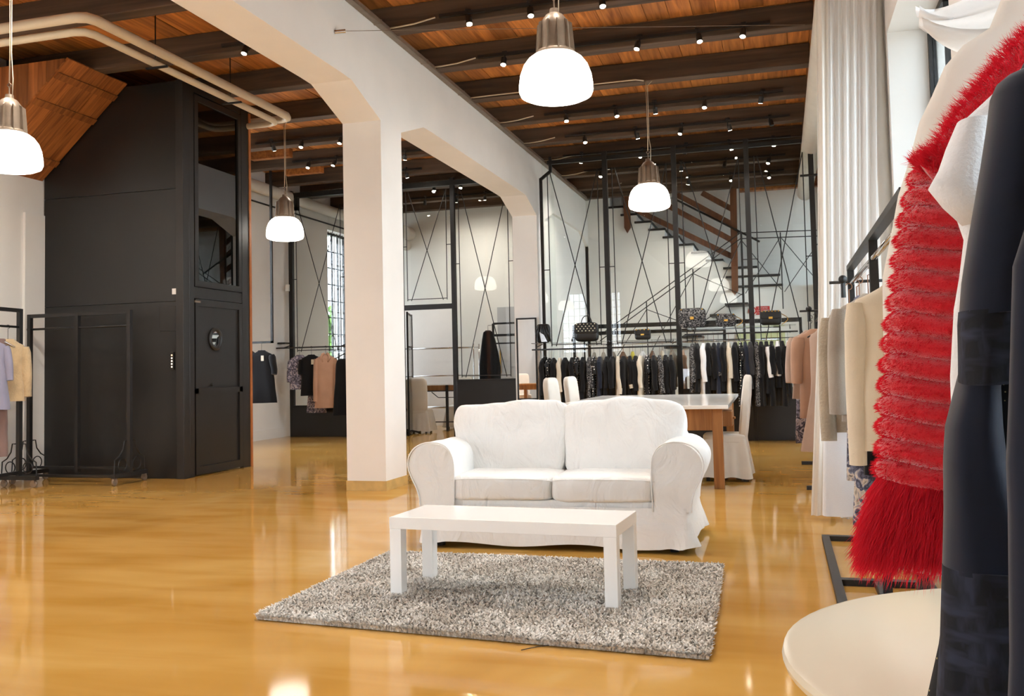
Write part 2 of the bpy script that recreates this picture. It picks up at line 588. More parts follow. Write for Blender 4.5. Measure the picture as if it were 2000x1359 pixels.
# ceiling: slab, planks and joists
ceil = struct('ceiling', MB().box(-10.6, -5.4, 5.45, 1.6, 22.4, 5.62), M['plank'], 'timber plank ceiling on dark joists')
pitch = .2683
segs = [(6.4, 10.98), (10.99, 15.26), (15.27, 19.55), (19.56, 22.2)]
pm = []
for (a, b) in segs:
    pm.append(MB().box(-pitch / 2 + .003, a + .004, 0, pitch / 2 - .003, b - .004, .03).mesh('plank', M['plank']))
for i in range(41):
    for k, me in enumerate(pm):
        o = link('plank', me, ceil)
        o.location = (XL + pitch * (i + .5), 0, ZC + rnd.uniform(0, .012))
JY = [11.0 + 1.428 * k for k in range(-11, 7)]
jm = MB().bbox(XL - .1, 0, 5.13, .5, .2, 5.405, .012).mesh('joist', M['joist'])
for y in JY:
    o = link('joist', jm, ceil)
    o.location = (0, y, rnd.uniform(-.005, .005))
o = link('joist', jm, ceil)
o.location = (0, 20.66, 0)
# two short raw pine cleats beside the joists
for (x0, x1, y, z) in [(-1.35, .4, 9.3, 5.3), (-9.2, -8.4, 14.9, 5.22), (-9.3, -8.5, 16.3, 5.22)]:
    MB().bbox(x0, y, z, x1, y + .14, z + .16, .01).build('cleat', M['plank'], ceil)

# concrete arcade down the middle
def arcade():
    cols = [(-5.0, -4.05), (2.5, 3.09), (9.37, 9.95), (16.2, 16.8), (20.9, 21.1)]
    lo = []
    for i, (a, b) in enumerate(cols):
        if i > 0:
            lo += [(a - .95, 4.305), (a - .72, 4.30), (a, 4.06)]
        lo += [(a, 0), (b, 0)]
        if i < len(cols) - 1:
            lo += [(b, 4.06), (b + .72, 4.30), (b + .95, 4.305)]
    lo[0] = (-5.0, 0)
    poly = lo + [(21.1, 4.82), (-5.0, 4.82)]
    m = MB().prism(poly, -4.61, -4.15, 'x')
    o = struct('wall_middle', m, M['column'], 'white painted concrete beam and columns with haunched arches')
    MB().box(-4.575, -5, 4.80, -4.185, 21.1, 5.13).build('upper_beam', M['column'], o)
    for (a, b) in cols[1:4]:
        MB().box(-4.618, a - .008, 0, -4.142, b + .008, .105).build('column_base', M['ochre_base'], o, label='ochre painted column base')
    MB().box(-4.5, 16.8, 0, -4.22, 20.9, 4.35).build('infill_wall', M['plaster'], o, label='white infill wall below the far arch')
    # cable tray along the top of the beam
    tr = MB()
    tr.box(-4.18, 4, 5.115, -4.10, 20.9, 5.127).box(-4.105, 4, 5.115, -4.098, 20.9, 5.16)
    tr.build('cable_tray', M['castgrey'], o, label='grey cable tray along the beam')
    for y in (7.9, 9.3, 10.7, 12.1, 13.6, 15.0):
        MB().box(-4.19, y, 5.112, -4.094, y + .03, 5.165).build('tray_clip', M['castgrey'], o)
arcade()

# window builder --------------------------------------------------------------
win_no = [0]
def window(axis, pos, a0, a1, z0, z1, cols, rows, mat='black', label=None, bars=False):
    """axis 'x': pane in the YZ plane at X=pos; axis 'y': pane in XZ plane at Y=pos"""
    win_no[0] += 1
    def bx(m, u0, u1, w0, w1, d):
        if axis == 'x':
            return m.box(pos - d, u0, w0, pos + d, u1, w1)
        return m.box(u0, pos - d, w0, u1, pos + d, w1)
    f = MB()
    t = .05
    bx(f, a0, a1, z0, z0 + t, .03); bx(f, a0, a1, z1 - t, z1, .03)
    bx(f, a0, a0 + t, z0 + t, z1 - t, .03); bx(f, a1 - t, a1, z0 + t, z1 - t, .03)
    o = struct('window_%d' % win_no[0], f, M[mat], label or 'tall gridded window')
    iw, ih = (a1 - a0 - 2 * t) / cols, (z1 - z0 - 2 * t) / rows
    for c in range(1, cols):
        u = a0 + t + iw * c
        bx(MB(), u - .012, u + .012, z0 + t, z1 - t, .022).build('mullion', M[mat], o)
    for r in range(1, rows):
        w = z0 + t + ih * r
        bx(MB(), a0 + t, a1 - t, w - .012, w + .012, .02).build('transom', M[mat], o)
    pane = MB()
    if axis == 'x':
        pane.box(-.003, -iw / 2, -ih / 2, .003, iw / 2, ih / 2)
    else:
        pane.box(-iw / 2, -.003, -ih / 2, iw / 2, .003, ih / 2)
    pme = pane.mesh('pane', M['win_glass_r'] if axis == 'x' and pos > 0 else M['win_glass'])
    for c in range(cols):
        for r in range(rows):
            g = link('pane', pme, o)
            u, w = a0 + t + iw * (c + .5), z0 + t + ih * (r + .5)
            g.location = (pos, u, w) if axis == 'x' else (u, pos, w)
    if bars:      # security bars in front of the glass
        n = int((a1 - a0) / .14)
        for i in range(1, n):
            u = a0 + (a1 - a0) * i / n
            MB().tube([(pos + .1, u, z0), (pos + .1, u, z1)], .008, 6).build('security_bar', M['black'], o)
    return o

def wall_with_holes(name, axis, t0, t1, a0, a1, z1, holes, mat, label):
    """holes: (u0,u1,w0,w1) sorted by u"""
    m = MB()
    def bx(u0, u1, w0, w1):
        if u1 - u0 < 1e-4 or w1 - w0 < 1e-4:
            return
        if axis == 'x':
            m.box(t0, u0, w0, t1, u1, w1)
        else:
            m.box(u0, t0, w0, u1, t1, w1)
    u = a0
    for (h0, h1, w0, w1) in holes:
        bx(u, h0, 0, z1)
        bx(h0, h1, 0, w0)
        bx(h0, h1, w1, z1)
        u = h1
    bx(u, a1, 0, z1)
    return struct(name, m, mat, label)

RW = [(-3.9, -1.5, .75, 3.95), (.55, 2.75, .02, 3.95), (5.35, 8.05, .75, 3.95), (8.8, 10.0, .75, 4.4), (12.4, 14.8, .75, 4.4), (17.2, 20.3, .75, 4.5), (21.25, 22.15, 2.4, 5.2)]  # far openings heightened, stairwell one added, to brighten the back
wr = wall_with_holes('wall_right', 'x', XR, 1.5, YF - .3, 22.4, 5.46, RW, M['plaster'], 'thick white wall with deep window recesses')
for (a, b, z0, z1) in RW:
    window('x', 1.26, a, b, z0, z1, 4, 6, 'black', 'tall black framed window in the thick right wall')
    portal('window_portal', (1.40, (a + b) / 2, (z0 + z1) / 2), (0, PI / 2, 0), z1 - z0, b - a)
FW = [(-8.7, -7.65, 1.9, 4.4), (-6.75, -6.2, 1.9, 4.4), (-5.4, -.2, .08, 1.22)]  # last opening added low down as fill light for front faces
wall_with_holes('wall_front', 'y', YF - .35, YF, -10.6, 1.5, 5.46, FW, M['plaster'], 'white wall behind the viewer')
for (a, b, z0, z1) in FW:
    window('y', YF - .2, a, b, z0, z1, 4, 8 if z1 > 2 else 1, 'black', 'gridded window in the wall behind the viewer' if z1 > 2 else 'added low daylight window behind the viewer')
    portal('window_portal', ((a + b) / 2, YF - .34, (z0 + z1) / 2), (PI / 2, 0, 0), b - a, z1 - z0)
LW = [(12.2, 15.3, 1.0, 4.5), (19.4, 20.72, 1.0, 4.62)]  # first opening added out of view to light the arcade and back
wall_with_holes('wall_left', 'x', -10.5, XL, 10.2, 22.4, 5.46, LW, M['plaster'], 'white left wall beyond the lift')
window('x', -10.2, 19.4, 20.72, 1.0, 4.62, 4, 9, 'black', 'tall window with black bars beyond the glass partition', bars=True)
window('x', -10.2, 12.2, 15.3, 1.0, 4.5, 5, 6, 'black', 'added unseen daylight window behind the lift')
portal('window_portal', (-10.4, 13.75, 2.75), (0, -PI / 2, 0), 3.5, 3.1)
portal('window_portal', (-10.4, 20.06, 2.81), (0, -PI / 2, 0), 3.6, 1.3)
LN = [(.6, 4.0, 1.0, 4.4)]  # opening added out of view to brighten faces turned to the camera
wl = wall_with_holes('wall_near', 'x', -10.5, XLN, YF - .3, 10.26, 5.46, LN, M['plaster'], 'beige white left wall before the lift')
window('x', -9.9, .6, 4.0, 1.0, 4.4, 5, 6, 'black', 'added unseen daylight window in the near left wall')
portal('window_portal', (-10.4, 2.3, 2.7), (0, -PI / 2, 0), 3.4, 3.4)
MB().box(XLN, 9.86, 0, XLN + .035, 10.2, 3.48).build('shutter_panel', M['plaster'], wl, label='narrow cream shutter panel')
# baseboards
struct('baseboard_left', MB().box(XL, 11.8, 0, XL + .02, 17.3, .2), M['plaster'], 'white baseboard of the left wall')

# back wall with the stepped stairwell opening
NST = 8
def back_wall():
    pts = [(-10.5, 0), (1.5, 0), (1.5, 2.95), (-.92, 2.95), (-.92, 3.4)]
    st = []
    for i in range(NST):
        x, z = -3.64 + .31 * i, 4.93 - .19 * i
        st.append((x, z))
    for i in range(NST - 1, -1, -1):
        x, z = st[i]
        pts += [(x + .31, z - .03 - (.19 if i == NST - 1 and False else 0)), (x, z - .03)]
    pts += [(-3.64, 5.46), (-10.5, 5.46)]
    m = MB().prism(pts, YB, YB + .2, 'y')
    o = struct('wall_back', m, M['plaster'], 'white back wall with a stepped stair opening')
    MB().box(-.75, YB, 5.08, .93, YB + .2, 5.46).build('lintel', M['plank'], o, label='timber lintel over the stairwell')
    return o
wb = back_wall()
sw = struct('wall_stairwell', MB().box(-6, 22.2, 0, 1.5, 22.4, 5.46).box(-6.1, 21.1, 0, -5.9, 22.4, 5.46), M['plaster'], 'white wall of the stairwell')
ste = thing('staircase', 'masonry staircase with dark treads climbing along the white back wall', 'staircase', (0, 0, 0))
for i in range(NST):
    x, z = -3.64 + .31 * i, 4.93 - .19 * i
    MB().bbox(x - .05, YB - .05, z - .035, x + .33, 22.15, z + .01, .008).build('tread', M['dark'], ste)
    if i < NST - 1:
        MB().box(x + .285, YB + .21, z - .2, x + .30, 22.15, z - .035).build('riser', M['plaster'], ste)
for (x0, x1, z, y0, y1) in [(-1.15, -.42, 3.42, 20.86, 22.1), (-1.1, .05, 3.22, 20.86, 22.1), (-.86, .1, 3.0, 20.82, 22.1),
                            (-1.1, -.62, 2.58, 20.1, 20.88), (-1.42, -.95, 2.36, 20.1, 20.88), (-1.74, -1.27, 2.14, 20.1, 20.88), (-2.06, -1.6, 1.92, 20.1, 20.88),
                            (-2.4, -1.92, 1.70, 20.1, 20.88), (-2.72, -2.24, 1.48, 20.1, 20.88), (-3.04, -2.56, 1.26, 20.1, 20.88)]:
    MB().bbox(x0, y0, z - .045, x1, y1, z, .008).build('tread', M['dark'], ste)
MB().box(-1.1, 20.92, 2.95, .05, 22.1, 3.17).build('winder_block', M['plaster'], ste)
MB().box(-1.13, 20.92, 3.17, -.42, 22.1, 3.37).build('winder_block', M['plaster'], ste)
# timber balustrade
bal = thing('stair_balustrade', 'brown timber balustrade of sloping boards above the stairs', 'railing', (0, 0, 0))
MB().prism([(-3.29, 4.42), (-3.23, 4.30), (-3.15, 4.42), (-3.15, 5.13), (-3.29, 5.13)], 20.78, 20.86, 'y').build('newel_post', M['rail_wood'], bal)
MB().prism([(-.98, 2.88), (-.92, 2.78), (-.84, 2.88), (-.80, 5.13), (-.94, 5.13)], 20.78, 20.86, 'y').build('newel_post', M['rail_wood'], bal)
for (x0, z0, x1, z1) in [(-3.2, 4.92, -.9, 3.62), (-2.55, 5.02, -.9, 3.98), (-2.1, 5.1, -.9, 4.34), (-1.55, 5.1, -.9, 4.68)]:
    MB().beam((x0, 20.87, z0), (x1, 20.87, z1), .03, .12).build('rail_board', M['rail_wood'], bal)
hr = thing('stair_handrail', 'thin black handrail beside the timber stair boards', 'handrail', (0, 0, 0))
MB().tube([(-2.2, 20.74, 5.02), (-.35, 20.74, 3.92)], .022, 8).build('rail', M['black'], hr)
for x, z in ((-1.98, 4.89), (-.8, 4.19)):
    MB().tube([(x, 20.74, z), (x, 20.92, z - .05)], .016, 6).build('bracket', M['black'], hr)
# thin steel guard with crossed braces in front of the lower flight
gd = thing('stair_guard', 'black steel rod guard with crossed braces in front of the stairs', 'railing', (0, 0, 0))
GY = 19.9
def rod(a, b, par, r=.011, y=GY, nm='rod'):
    return MB().tube([(a[0], y, a[1]), (b[0], y, b[1])], r, 6).build(nm, M['black'], par)
rod((-.72, 4.02), (-3.75, 1.98), gd); rod((-.72, 3.90), (-3.75, 1.86), gd)
rod((-.72, 4.02), (.8, 3.98), gd); rod((-.72, 3.90), (.8, 3.86), gd)
rod((-.7, 4.02), (-.7, 0), gd, .018, nm='guard_post'); rod((-1.72, 3.32), (-1.72, 0), gd, .012, nm='guard_post')
rod((-2.72, 2.66), (-2.72, 0), gd, .012, nm='guard_post'); rod((.08, 3.98), (.08, 2.4), gd, .012, nm='guard_post')
for a, b in [((-1.72, 3.22), (-.72, 2.72)), ((-1.72, 3.22), (-2.7, 1.5)), ((-.72, 3.85), (-1.7, 1.9)), ((-2.72, 2.5), (-1.74, 2.1)), ((-2.72, 2.5), (-3.6, 1.2)), ((-.72, 2.75), (-2.2, 1.75)),
             ((-.7, 3.86), (.06, 2.8)), ((.06, 3.86), (-.66, 2.75)), ((.1, 3.86), (.8, 2.9)), ((.8, 3.7), (.12, 2.75))]:
    rod(a, b, gd, .009, nm='brace')
# ground floor door below the landing, grey door in the left back room
d1 = struct('door_1', MB().box(-.9, YB - .04, 0, .1, YB, 1.95), M['green_door'], 'pale green door below the stair landing')
MB().box(-.75, YB - .055, 1.0, -.05, YB - .04, 1.78).build('door_panel', M['green_door'], d1)
MB().box(-.75, YB - .055, .15, -.05, YB - .04, .9).build('door_panel', M['green_door'], d1)
d2 = struct('door_2', MB().box(-6.35, YB - .05, 0, -5.3, YB, 2.75), M['grey_paint'], 'pale grey door in the back room')
MB().box(-6.25, YB - .065, .12, -5.4, YB - .05, 1.25).build('door_panel', M['grey_paint'], d2)
MB().box(-6.25, YB - .065, 1.35, -5.4, YB - .05, 2.62).build('door_panel', M['grey_paint'], d2)
MB().tube([(-6.28, YB - .10, 1.2), (-6.28, YB - .10, 1.75)], .016, 8).tube([(-6.28, YB - .10, 1.25), (-6.28, YB - .05, 1.25)], .01, 6).tube([(-6.28, YB - .10, 1.7), (-6.28, YB - .05, 1.7)], .01, 6).build('door_handle', M['gold'], d2)
# warning sign
sg = thing('warning_sign', 'small red warning sign with white lettering below the stairs', 'sign', (-.34, YB - .012, 2.44))
MB().box(-.145, -.006, -.09, .145, .006, .09).build('sign_plate', M['red_sign'], sg)
def text3d(body, size, loc, rot, mat, parent, name='lettering', align='CENTER', ext=.001):
    c = bpy.data.curves.new(name, 'FONT')
    c.body = body
    c.size = size
    c.align_x = align
    c.align_y = 'CENTER'
    c.extrude = ext
    o = bpy.data.objects.new('tmp_text', c)
    COL.objects.link(o)
    dg = bpy.context.evaluated_depsgraph_get()
    me = bpy.data.meshes.new_from_object(o.evaluated_get(dg))
    bpy.data.objects.remove(o)
    me.materials.clear()
    me.materials.append(mat)
    t = link(name, me, parent)
    t.location = loc
    t.rotation_euler = rot
    return t
for k, s in enumerate(('VIETATO', "L'ACCESSO", 'AI NON ADDETTI')):
    text3d(s, .05 if k < 2 else .036, (0, -.008, .05 - .052 * k), (PI / 2, 0, 0), M['sign_white'], sg)
sp = thing('prohibition_sign', 'small round red and white prohibition sign beside the warning sign', 'sign', (-.56, YB - .012, 2.44))
MB().lathe([(0, -.004), (.085, -.004), (.085, .004), (0, .004)], (0, 0, 0), 24, 'y').build('sign_disc', M['sign_white'], sp)
MB().lathe([(.062, -.008), (.085, -.008), (.085, -.004), (.062, -.004), (.062, -.008)], (0, 0, 0), 24, 'y').build('ring', M['red_sign'], sp)
MB().beam((-.045, -.007, .045), (.045, -.007, -.045), .006, .02, (0, 1, 0)).build('slash', M['red_sign'], sp)
wd = thing('wall_duct_drum', 'short round white duct outlet on the back wall', 'duct', (-8.55, YB, 4.62))
MB().lathe([(0, -.32), (.15, -.32), (.17, -.30), (.17, 0), (0, 0)], (0, 0, 0), 24, 'y').build('drum', M['duct'], wd, True, 40)
MB().lathe([(0, -.2), (.11, -.2), (.13, -.18), (.13, 0), (0, 0)], (-.08, 0, -.27), 24, 'y').build('outlet', M['duct'], wd, True, 40)
o = MB().tube([(.62, 9.0, 4.93), (.62, 20.88, 4.93)], .16, 20).build('air_duct', M['duct'], None, True, 40)
tag(o, 'round white air duct along the right wall under the ceiling', 'duct')
o = MB().tube([(-9.80, 11.9, 5.0), (-9.80, 20.88, 5.0)], .12, 20).build('heating_pipe', M['duct'], None, True, 40)
tag(o, 'thick white pipe along the far left wall', 'pipe')
o = MB().tube([(-9.93, 11.9, 4.74), (-9.93, 20.88, 4.74)], .018, 8).build('conduit', M['black'], None, True)
tag(o, 'thin dark conduit below the white pipe on the left wall', 'conduit')
# cream ceiling pipes near the lift
for k, (off, z, r) in enumerate([(0, 4.95, .055), (.13, 4.86, .042)]):
    x, y0, y1 = -6.62 - off, 7.72 + off, 11.82 - off
    pts = [(-9.4, y0, z), (x - .14, y0, z), (x - .04, y0 + .04, z), (x, y0 + .14, z), (x, y1 - .14, z), (x - .04, y1 - .04, z), (x - .14, y1, z), (-9.6 if k else -9.9, y1, z)]
    o = MB().tube(pts, r, 14).build('ceiling_pipe', M['pipe'], None, True, 50)
    tag(o, ['thick cream pipe turning round below the ceiling by the lift', 'thinner cream pipe running inside the thick one by the lift'][k], 'pipe', 'cream ceiling pipes')
for k, y in enumerate((8.9, 10.4)):
    o = MB().tube([(-6.7, y, 5.4), (-6.7, y, 4.9)], .008, 6).box(-6.82, y - .015, 4.78, -6.54, y + .015, 4.80).build('pipe_hanger', M['black'])
    tag(o, ['nearer black hanger holding the cream pipes', 'farther black hanger holding the cream pipes'][k], 'hanger', 'pipe hangers')
# taut wire anchored in the beam
an = thing('wire_anchor', 'steel wire anchor fixed to the concrete beam', 'anchor', (0, 0, 0))
MB().tube([(-4.15, 8.28, 4.67), (-4.06, 8.34, 4.69)], .02, 10).build('barrel', M['chrome'], an, True, 40)
MB().tube([(-4.06, 8.34, 4.69), (.4, 10.9, 5.1)], .003, 5).build('wire', M['castgrey'], an)

# boarded sloping soffit against the near left wall
sof = struct('trim_1', MB().prism([(-9.45, 4.0), (-8.16, 5.13), (-9.45, 5.13)], 9.2, 10.19, 'y'), M['joist'], 'boarded sloping timber soffit beside the lift')
sl = Vector((1.35, 0, 1.18)).normalized()
nn = Vector((1.18, 0, -1.35)).normalized()
for k in range(3):
    y0, y1 = 9.135 + .352 * k, 9.135 + .352 * k + .347
    a = Vector((-9.45, 0, 3.95)); b = Vector((-8.1, 0, 5.13))
    vs = []
    for p in (a, b):
        for y in (y0, y1):
            for d in (0, .03):
                q = p - nn * d
                vs.append((q.x, y, q.z))
    MB().add(vs, [(0, 4, 6, 2), (1, 3, 7, 5), (0, 1, 5, 4), (2, 6, 7, 3), (0, 2, 3, 1), (4, 5, 7, 6)]).build('board', M['soffit'], sof)
for t, L in ((.18, 1), (.62, 1), (.86, 1)):
    p = Vector((-9.45, 0, 3.95)).lerp(Vector((-8.1, 0, 5.13)), t) + nn * .012
    MB().beam((p.x, 9.14, p.z), (p.x, 10.18, p.z), .09, .025, nn).build('batten', M['soffit'], sof)
for k in range(5):      # upright boards closing the near end
    x0 = -9.44 + .262 * k
    x1 = x0 + .258
    z0, z1 = 3.95 + (x0 + 9.45) * .874, 3.95 + (x1 + 9.45) * .874
    MB().prism([(x0, z0), (x1, z1), (x1, 5.13), (x0, 5.13)], 9.10, 9.13, 'y').build('board', M['soffit_v'], sof)

# ------------------------------------------------------------------ lift
lf = thing('goods_lift', 'black steel goods lift with glazed upper door and panelled lower door', 'lift', (-8.3, 10.2, 0))
def lp(mb, name, mat, parent=lf, **k):
    o = mb.build(name, M[mat], parent, **k)
    o.matrix_parent_inverse = Matrix.Translation((8.3, -10.2, 0)) if parent is lf else Matrix.Identity(4)
    return o
body = lp(MB().box(-9.42, 10.23, 0.02, -7.4, 11.70, 5.10), 'lift_car', 'lift')
for (z0, z1) in ((.0, 2.245), (2.25, 3.695), (3.70, 5.10)):
    lp(MB().bbox(-9.43, 10.20, z0, -7.36, 10.24, z1, .003), 'front_panel', 'lift')
lp(MB().bbox(-7.36, 10.17, 0, -7.25, 10.30, 5.10, .004), 'corner_post', 'lift2')
lp(MB().bbox(-7.31, 10.30, 0, -7.25, 10.40, 5.10, .004), 'door_post', 'lift2')
lp(MB().bbox(-7.31, 11.52, 0, -7.25, 11.70, 5.10, .004), 'door_post', 'lift2')
lp(MB().box(-7.32, 11.70, 0, -7.24, 11.75, 5.05), 'edge_strip', 'rust', label='orange brown edge strip')
lp(MB().box(-7.32, 10.40, 2.30, -7.26, 11.52, 2.44), 'door_transom', 'lift2')
lp(MB().box(-7.32, 10.40, 5.0, -7.26, 11.52, 5.10), 'door_head', 'lift2')
ud = lp(MB().box(-7.30, 10.42, 2.45, -7.25, 10.50, 4.98).box(-7.30, 11.44, 2.45, -7.25, 11.51, 4.98).box(-7.30, 10.5, 2.45, -7.25, 11.44, 2.53).box(-7.30, 10.5, 4.9, -7.25, 11.44, 4.98), 'upper_door', 'lift2')
g = MB().box(-7.285, 10.5, 2.53, -7.275, 11.44, 4.9).build('door_glass', M['dark_glass'], ud)
ld = lp(MB().box(-7.30, 10.42, .02, -7.27, 11.51, 2.29), 'lower_door', 'lift2')
fr = MB()
for (y0, y1, z0, z1) in ((10.42, 11.51, 2.20, 2.29), (10.42, 11.51, 1.06, 1.13), (10.42, 11.51, .02, .12), (10.42, 10.48, .12, 2.2), (11.43, 11.51, .12, 2.2)):
    fr.box(-7.27, y0, z0, -7.245, y1, z1)
fr.build('door_frame', M['lift2'], ld)
MB().lathe([(.10, 0), (.155, 0), (.155, .02), (.14, .032), (.115, .032), (.10, .02), (.10, 0)], (-7.27, 10.88, 1.78), 28, 'x').build('porthole_ring', M['lift2'], ld, True, 40)
MB().lathe([(0, .012), (.10, .012)], (-7.27, 10.88, 1.78), 28, 'x').build('porthole_glass', M['dark_glass'], ld)
MB().lathe([(0, .02), (.016, .018), (.02, .008), (.02, 0)], (-7.247, 10.76, 1.17), 12, 'x').build('door_knob', M['black'], ld, True)
MB().box(-7.27, 10.405, 2.24, -7.24, 10.52, 2.265).build('door_closer', M['castgrey'], ld)
cp = lp(MB().bbox(-7.455, 10.178, 1.375, -7.405, 10.205, 1.60, .004), 'call_panel', 'dark')
for k in range(5):
    MB().lathe([(0, -.006), (.009, -.005), (.011, 0)], (-7.43, 10.178, 1.56 - .037 * k), 10, 'y').build('call_button', emit('call_button_light', (1, .45, .25, 1) if k == 0 else (1, .8, .6, 1), 1.2), cp)
lp(MB().bbox(-7.43, 10.185, 2.335, -7.365, 10.205, 2.41, .004), 'light_switch', 'white_lacquer', label='white switch plate')
lp(MB().bbox(-7.62, 10.192, 1.87, -7.375, 10.204, 2.185, .003), 'access_hatch', 'lift2')

# ------------------------------------------------------------------ glass partitions
def partition(name, label, Y, bays, ztop, posts, side=-1):
    t = thing(name, label, 'glass partition', (0, 0, 0))
    for (x, jog) in posts:
        if jog:
            MB().box(x - .025, Y - .025, 0, x + .025, Y + .025, 4.74).build('post', M['black'], t)
            MB().beam((x, Y, 4.72), (x + .19, Y, 4.86), .05).beam((x + .185, Y, 4.84), (x + .185, Y, 5.12), .05).build('post_bend', M['black'], t)
        else:
            MB().box(x - .042, Y - .042, 0, x + .042, Y + .042, 5.13).build('post', M['black'], t)
    for b in bays:
        x0, x1, zs, zp, zt = b['x0'], b['x1'], b['sill'], b['z0'], b['z1']
        if zs:
            MB().bbox(x0 + .03, Y - .05, 0, x1 - .03, Y + .05, zs, .006).build('sill_panel', M['lift'], t, label='black sill panel')
            MB().box(x0 + .03, Y - .075, zs, x1 - .03, Y + .06, zs + .022).build('sill_cap', M['black'], t)
        if b.get('door'):
            MB().box(x0, Y - .04, zp - .1, x1, Y + .04, zp).build('door_head', M['black'], t)
        MB().box(x0 + .03, Y - .004, max(zs + .02, zp), x1 - .03, Y + .004, 5.1).build('pane', M['glass'], t)
        zl, zh = b['r0'], b['r1']
        zm = (zl + zh) / 2 if 'rm' not in b else b['rm']
        yy = Y - .03
        def rr(p, q, nm='rod', r=.0085):
            MB().tube([(p[0], yy, p[1]), (q[0], yy, q[1])], r, 6).build(nm, M['black'], t)
        rr((x0 + .14, zl), (x0 + .13, zh)); rr((x1 - .14, zl), (x1 - .13, zh))
        rr((x0 + .18, zh), (x1 - .22, zl), 'brace'); rr((x1 - .13, zh), (x0 + .22, zl), 'brace')
        rr((x0, zm), (x0 + .14, zm), 'tie'); rr((x1 - .14, zm), (x1, zm), 'tie')
        rr((x0 + .14, zl + .03), (x1 - .14, zl + .03), 'tie')
    return t

YR, YLP = 16.3, 17.4
xs = [-4.08, -2.9, -1.68, -.45, .60]
bays = [dict(x0=a, x1=b, sill=.62 if a < -1.7 else .86, z0=.64, z1=5.1, r0=1.68, r1=4.82, rm=3.06) for a, b in zip(xs, xs[1:])]
pr = partition('glass_partition', 'floor to ceiling glass partition with black posts and crossed rods behind the clothes rail', YR, bays, 5.1, [(xs[0], True)] + [(x, False) for x in xs[1:]])
MB().box(-3.95, YR - .03, 4.98, .6, YR + .03, 5.05).build('top_rail', M['black'], pr)
MB().box(.62, YR - .01, 0.0, .93, YR + .01, 5.1).build('pane', M['glass'], pr)
MB().tube([(.42, YR - .03, 4.42), (.93, YR - .03, 4.42)], .02, 8).build('wall_stay', M['black'], pr)
xl = [-9.78, -8.5, -7.3, -6.18, -4.9]
bl = [dict(x0=-9.78, x1=-8.5, sill=.62, z0=.64, z1=5.1, r0=1.75, r1=4.78), dict(x0=-8.5, x1=-7.3, sill=.62, z0=.64, z1=5.1, r0=1.75, r1=4.78),
      dict(x0=-7.3, x1=-6.18, sill=0, z0=2.62, z1=5.1, r0=2.7, r1=4.9, door=1), dict(x0=-6.18, x1=-4.9, sill=1.09, z0=1.1, z1=5.1, r0=1.15, r1=4.9, rm=3.4), ]
pl_ = partition('glass_partition', 'glass partition with doorway and black sill panel in the left bay', YLP, bl, 5.1, [(x, False) for x in xl])
MB().box(-4.86, YLP - .004, 0, -4.1, YLP + .004, 5.1).build('pane', M['glass'], pl_)
MB().box(-9.78, YLP - .05, 4.98, -4.9, YLP + .05, 5.08).build('top_rail', M['black'], pl_)
MB().box(-9.97, YLP - .04, 4.72, -9.6, YLP + .04, 4.79).box(-9.68, YLP - .04, 4.72, -9.6, YLP + .04, 5.0).build('bracket', M['black'], pl_)
# open glazed door leaf standing inside the doorway
dl = struct('door_3', MB().box(-7.245, 17.475, .02, -7.215, 17.505, 2.5).box(-7.535, 18.415, .02, -7.505, 18.445, 2.5).beam((-7.23, 17.49, 2.47), (-7.52, 18.43, 2.47), .03).beam((-7.23, 17.49, .05), (-7.52, 18.43, .05), .03).beam((-7.23, 17.49, 1.8), (-7.52, 18.43, 1.8), .025), M['black'], 'black framed glass door standing open')
MB().add([(-7.23, 17.49, .05), (-7.52, 18.43, .05), (-7.52, 18.43, 2.47), (-7.23, 17.49, 2.47), (-7.22, 17.486, .05), (-7.51, 18.43, .05), (-7.51, 18.43, 2.47), (-7.22, 17.486, 2.47)],
         [(0, 1, 2, 3), (7, 6, 5, 4), (0, 4, 5, 1), (1, 5, 6, 2), (2, 6, 7, 3), (3, 7, 4, 0)]).build('pane', M['glass'], dl)
# small white box on the left post
o = MB().bbox(-9.86, 17.28, 3.02, -9.79, 17.34, 3.16, .006).build('sensor_box', M['white_lacquer'])
tag(o, 'small white sensor box on the left partition post', 'sensor')
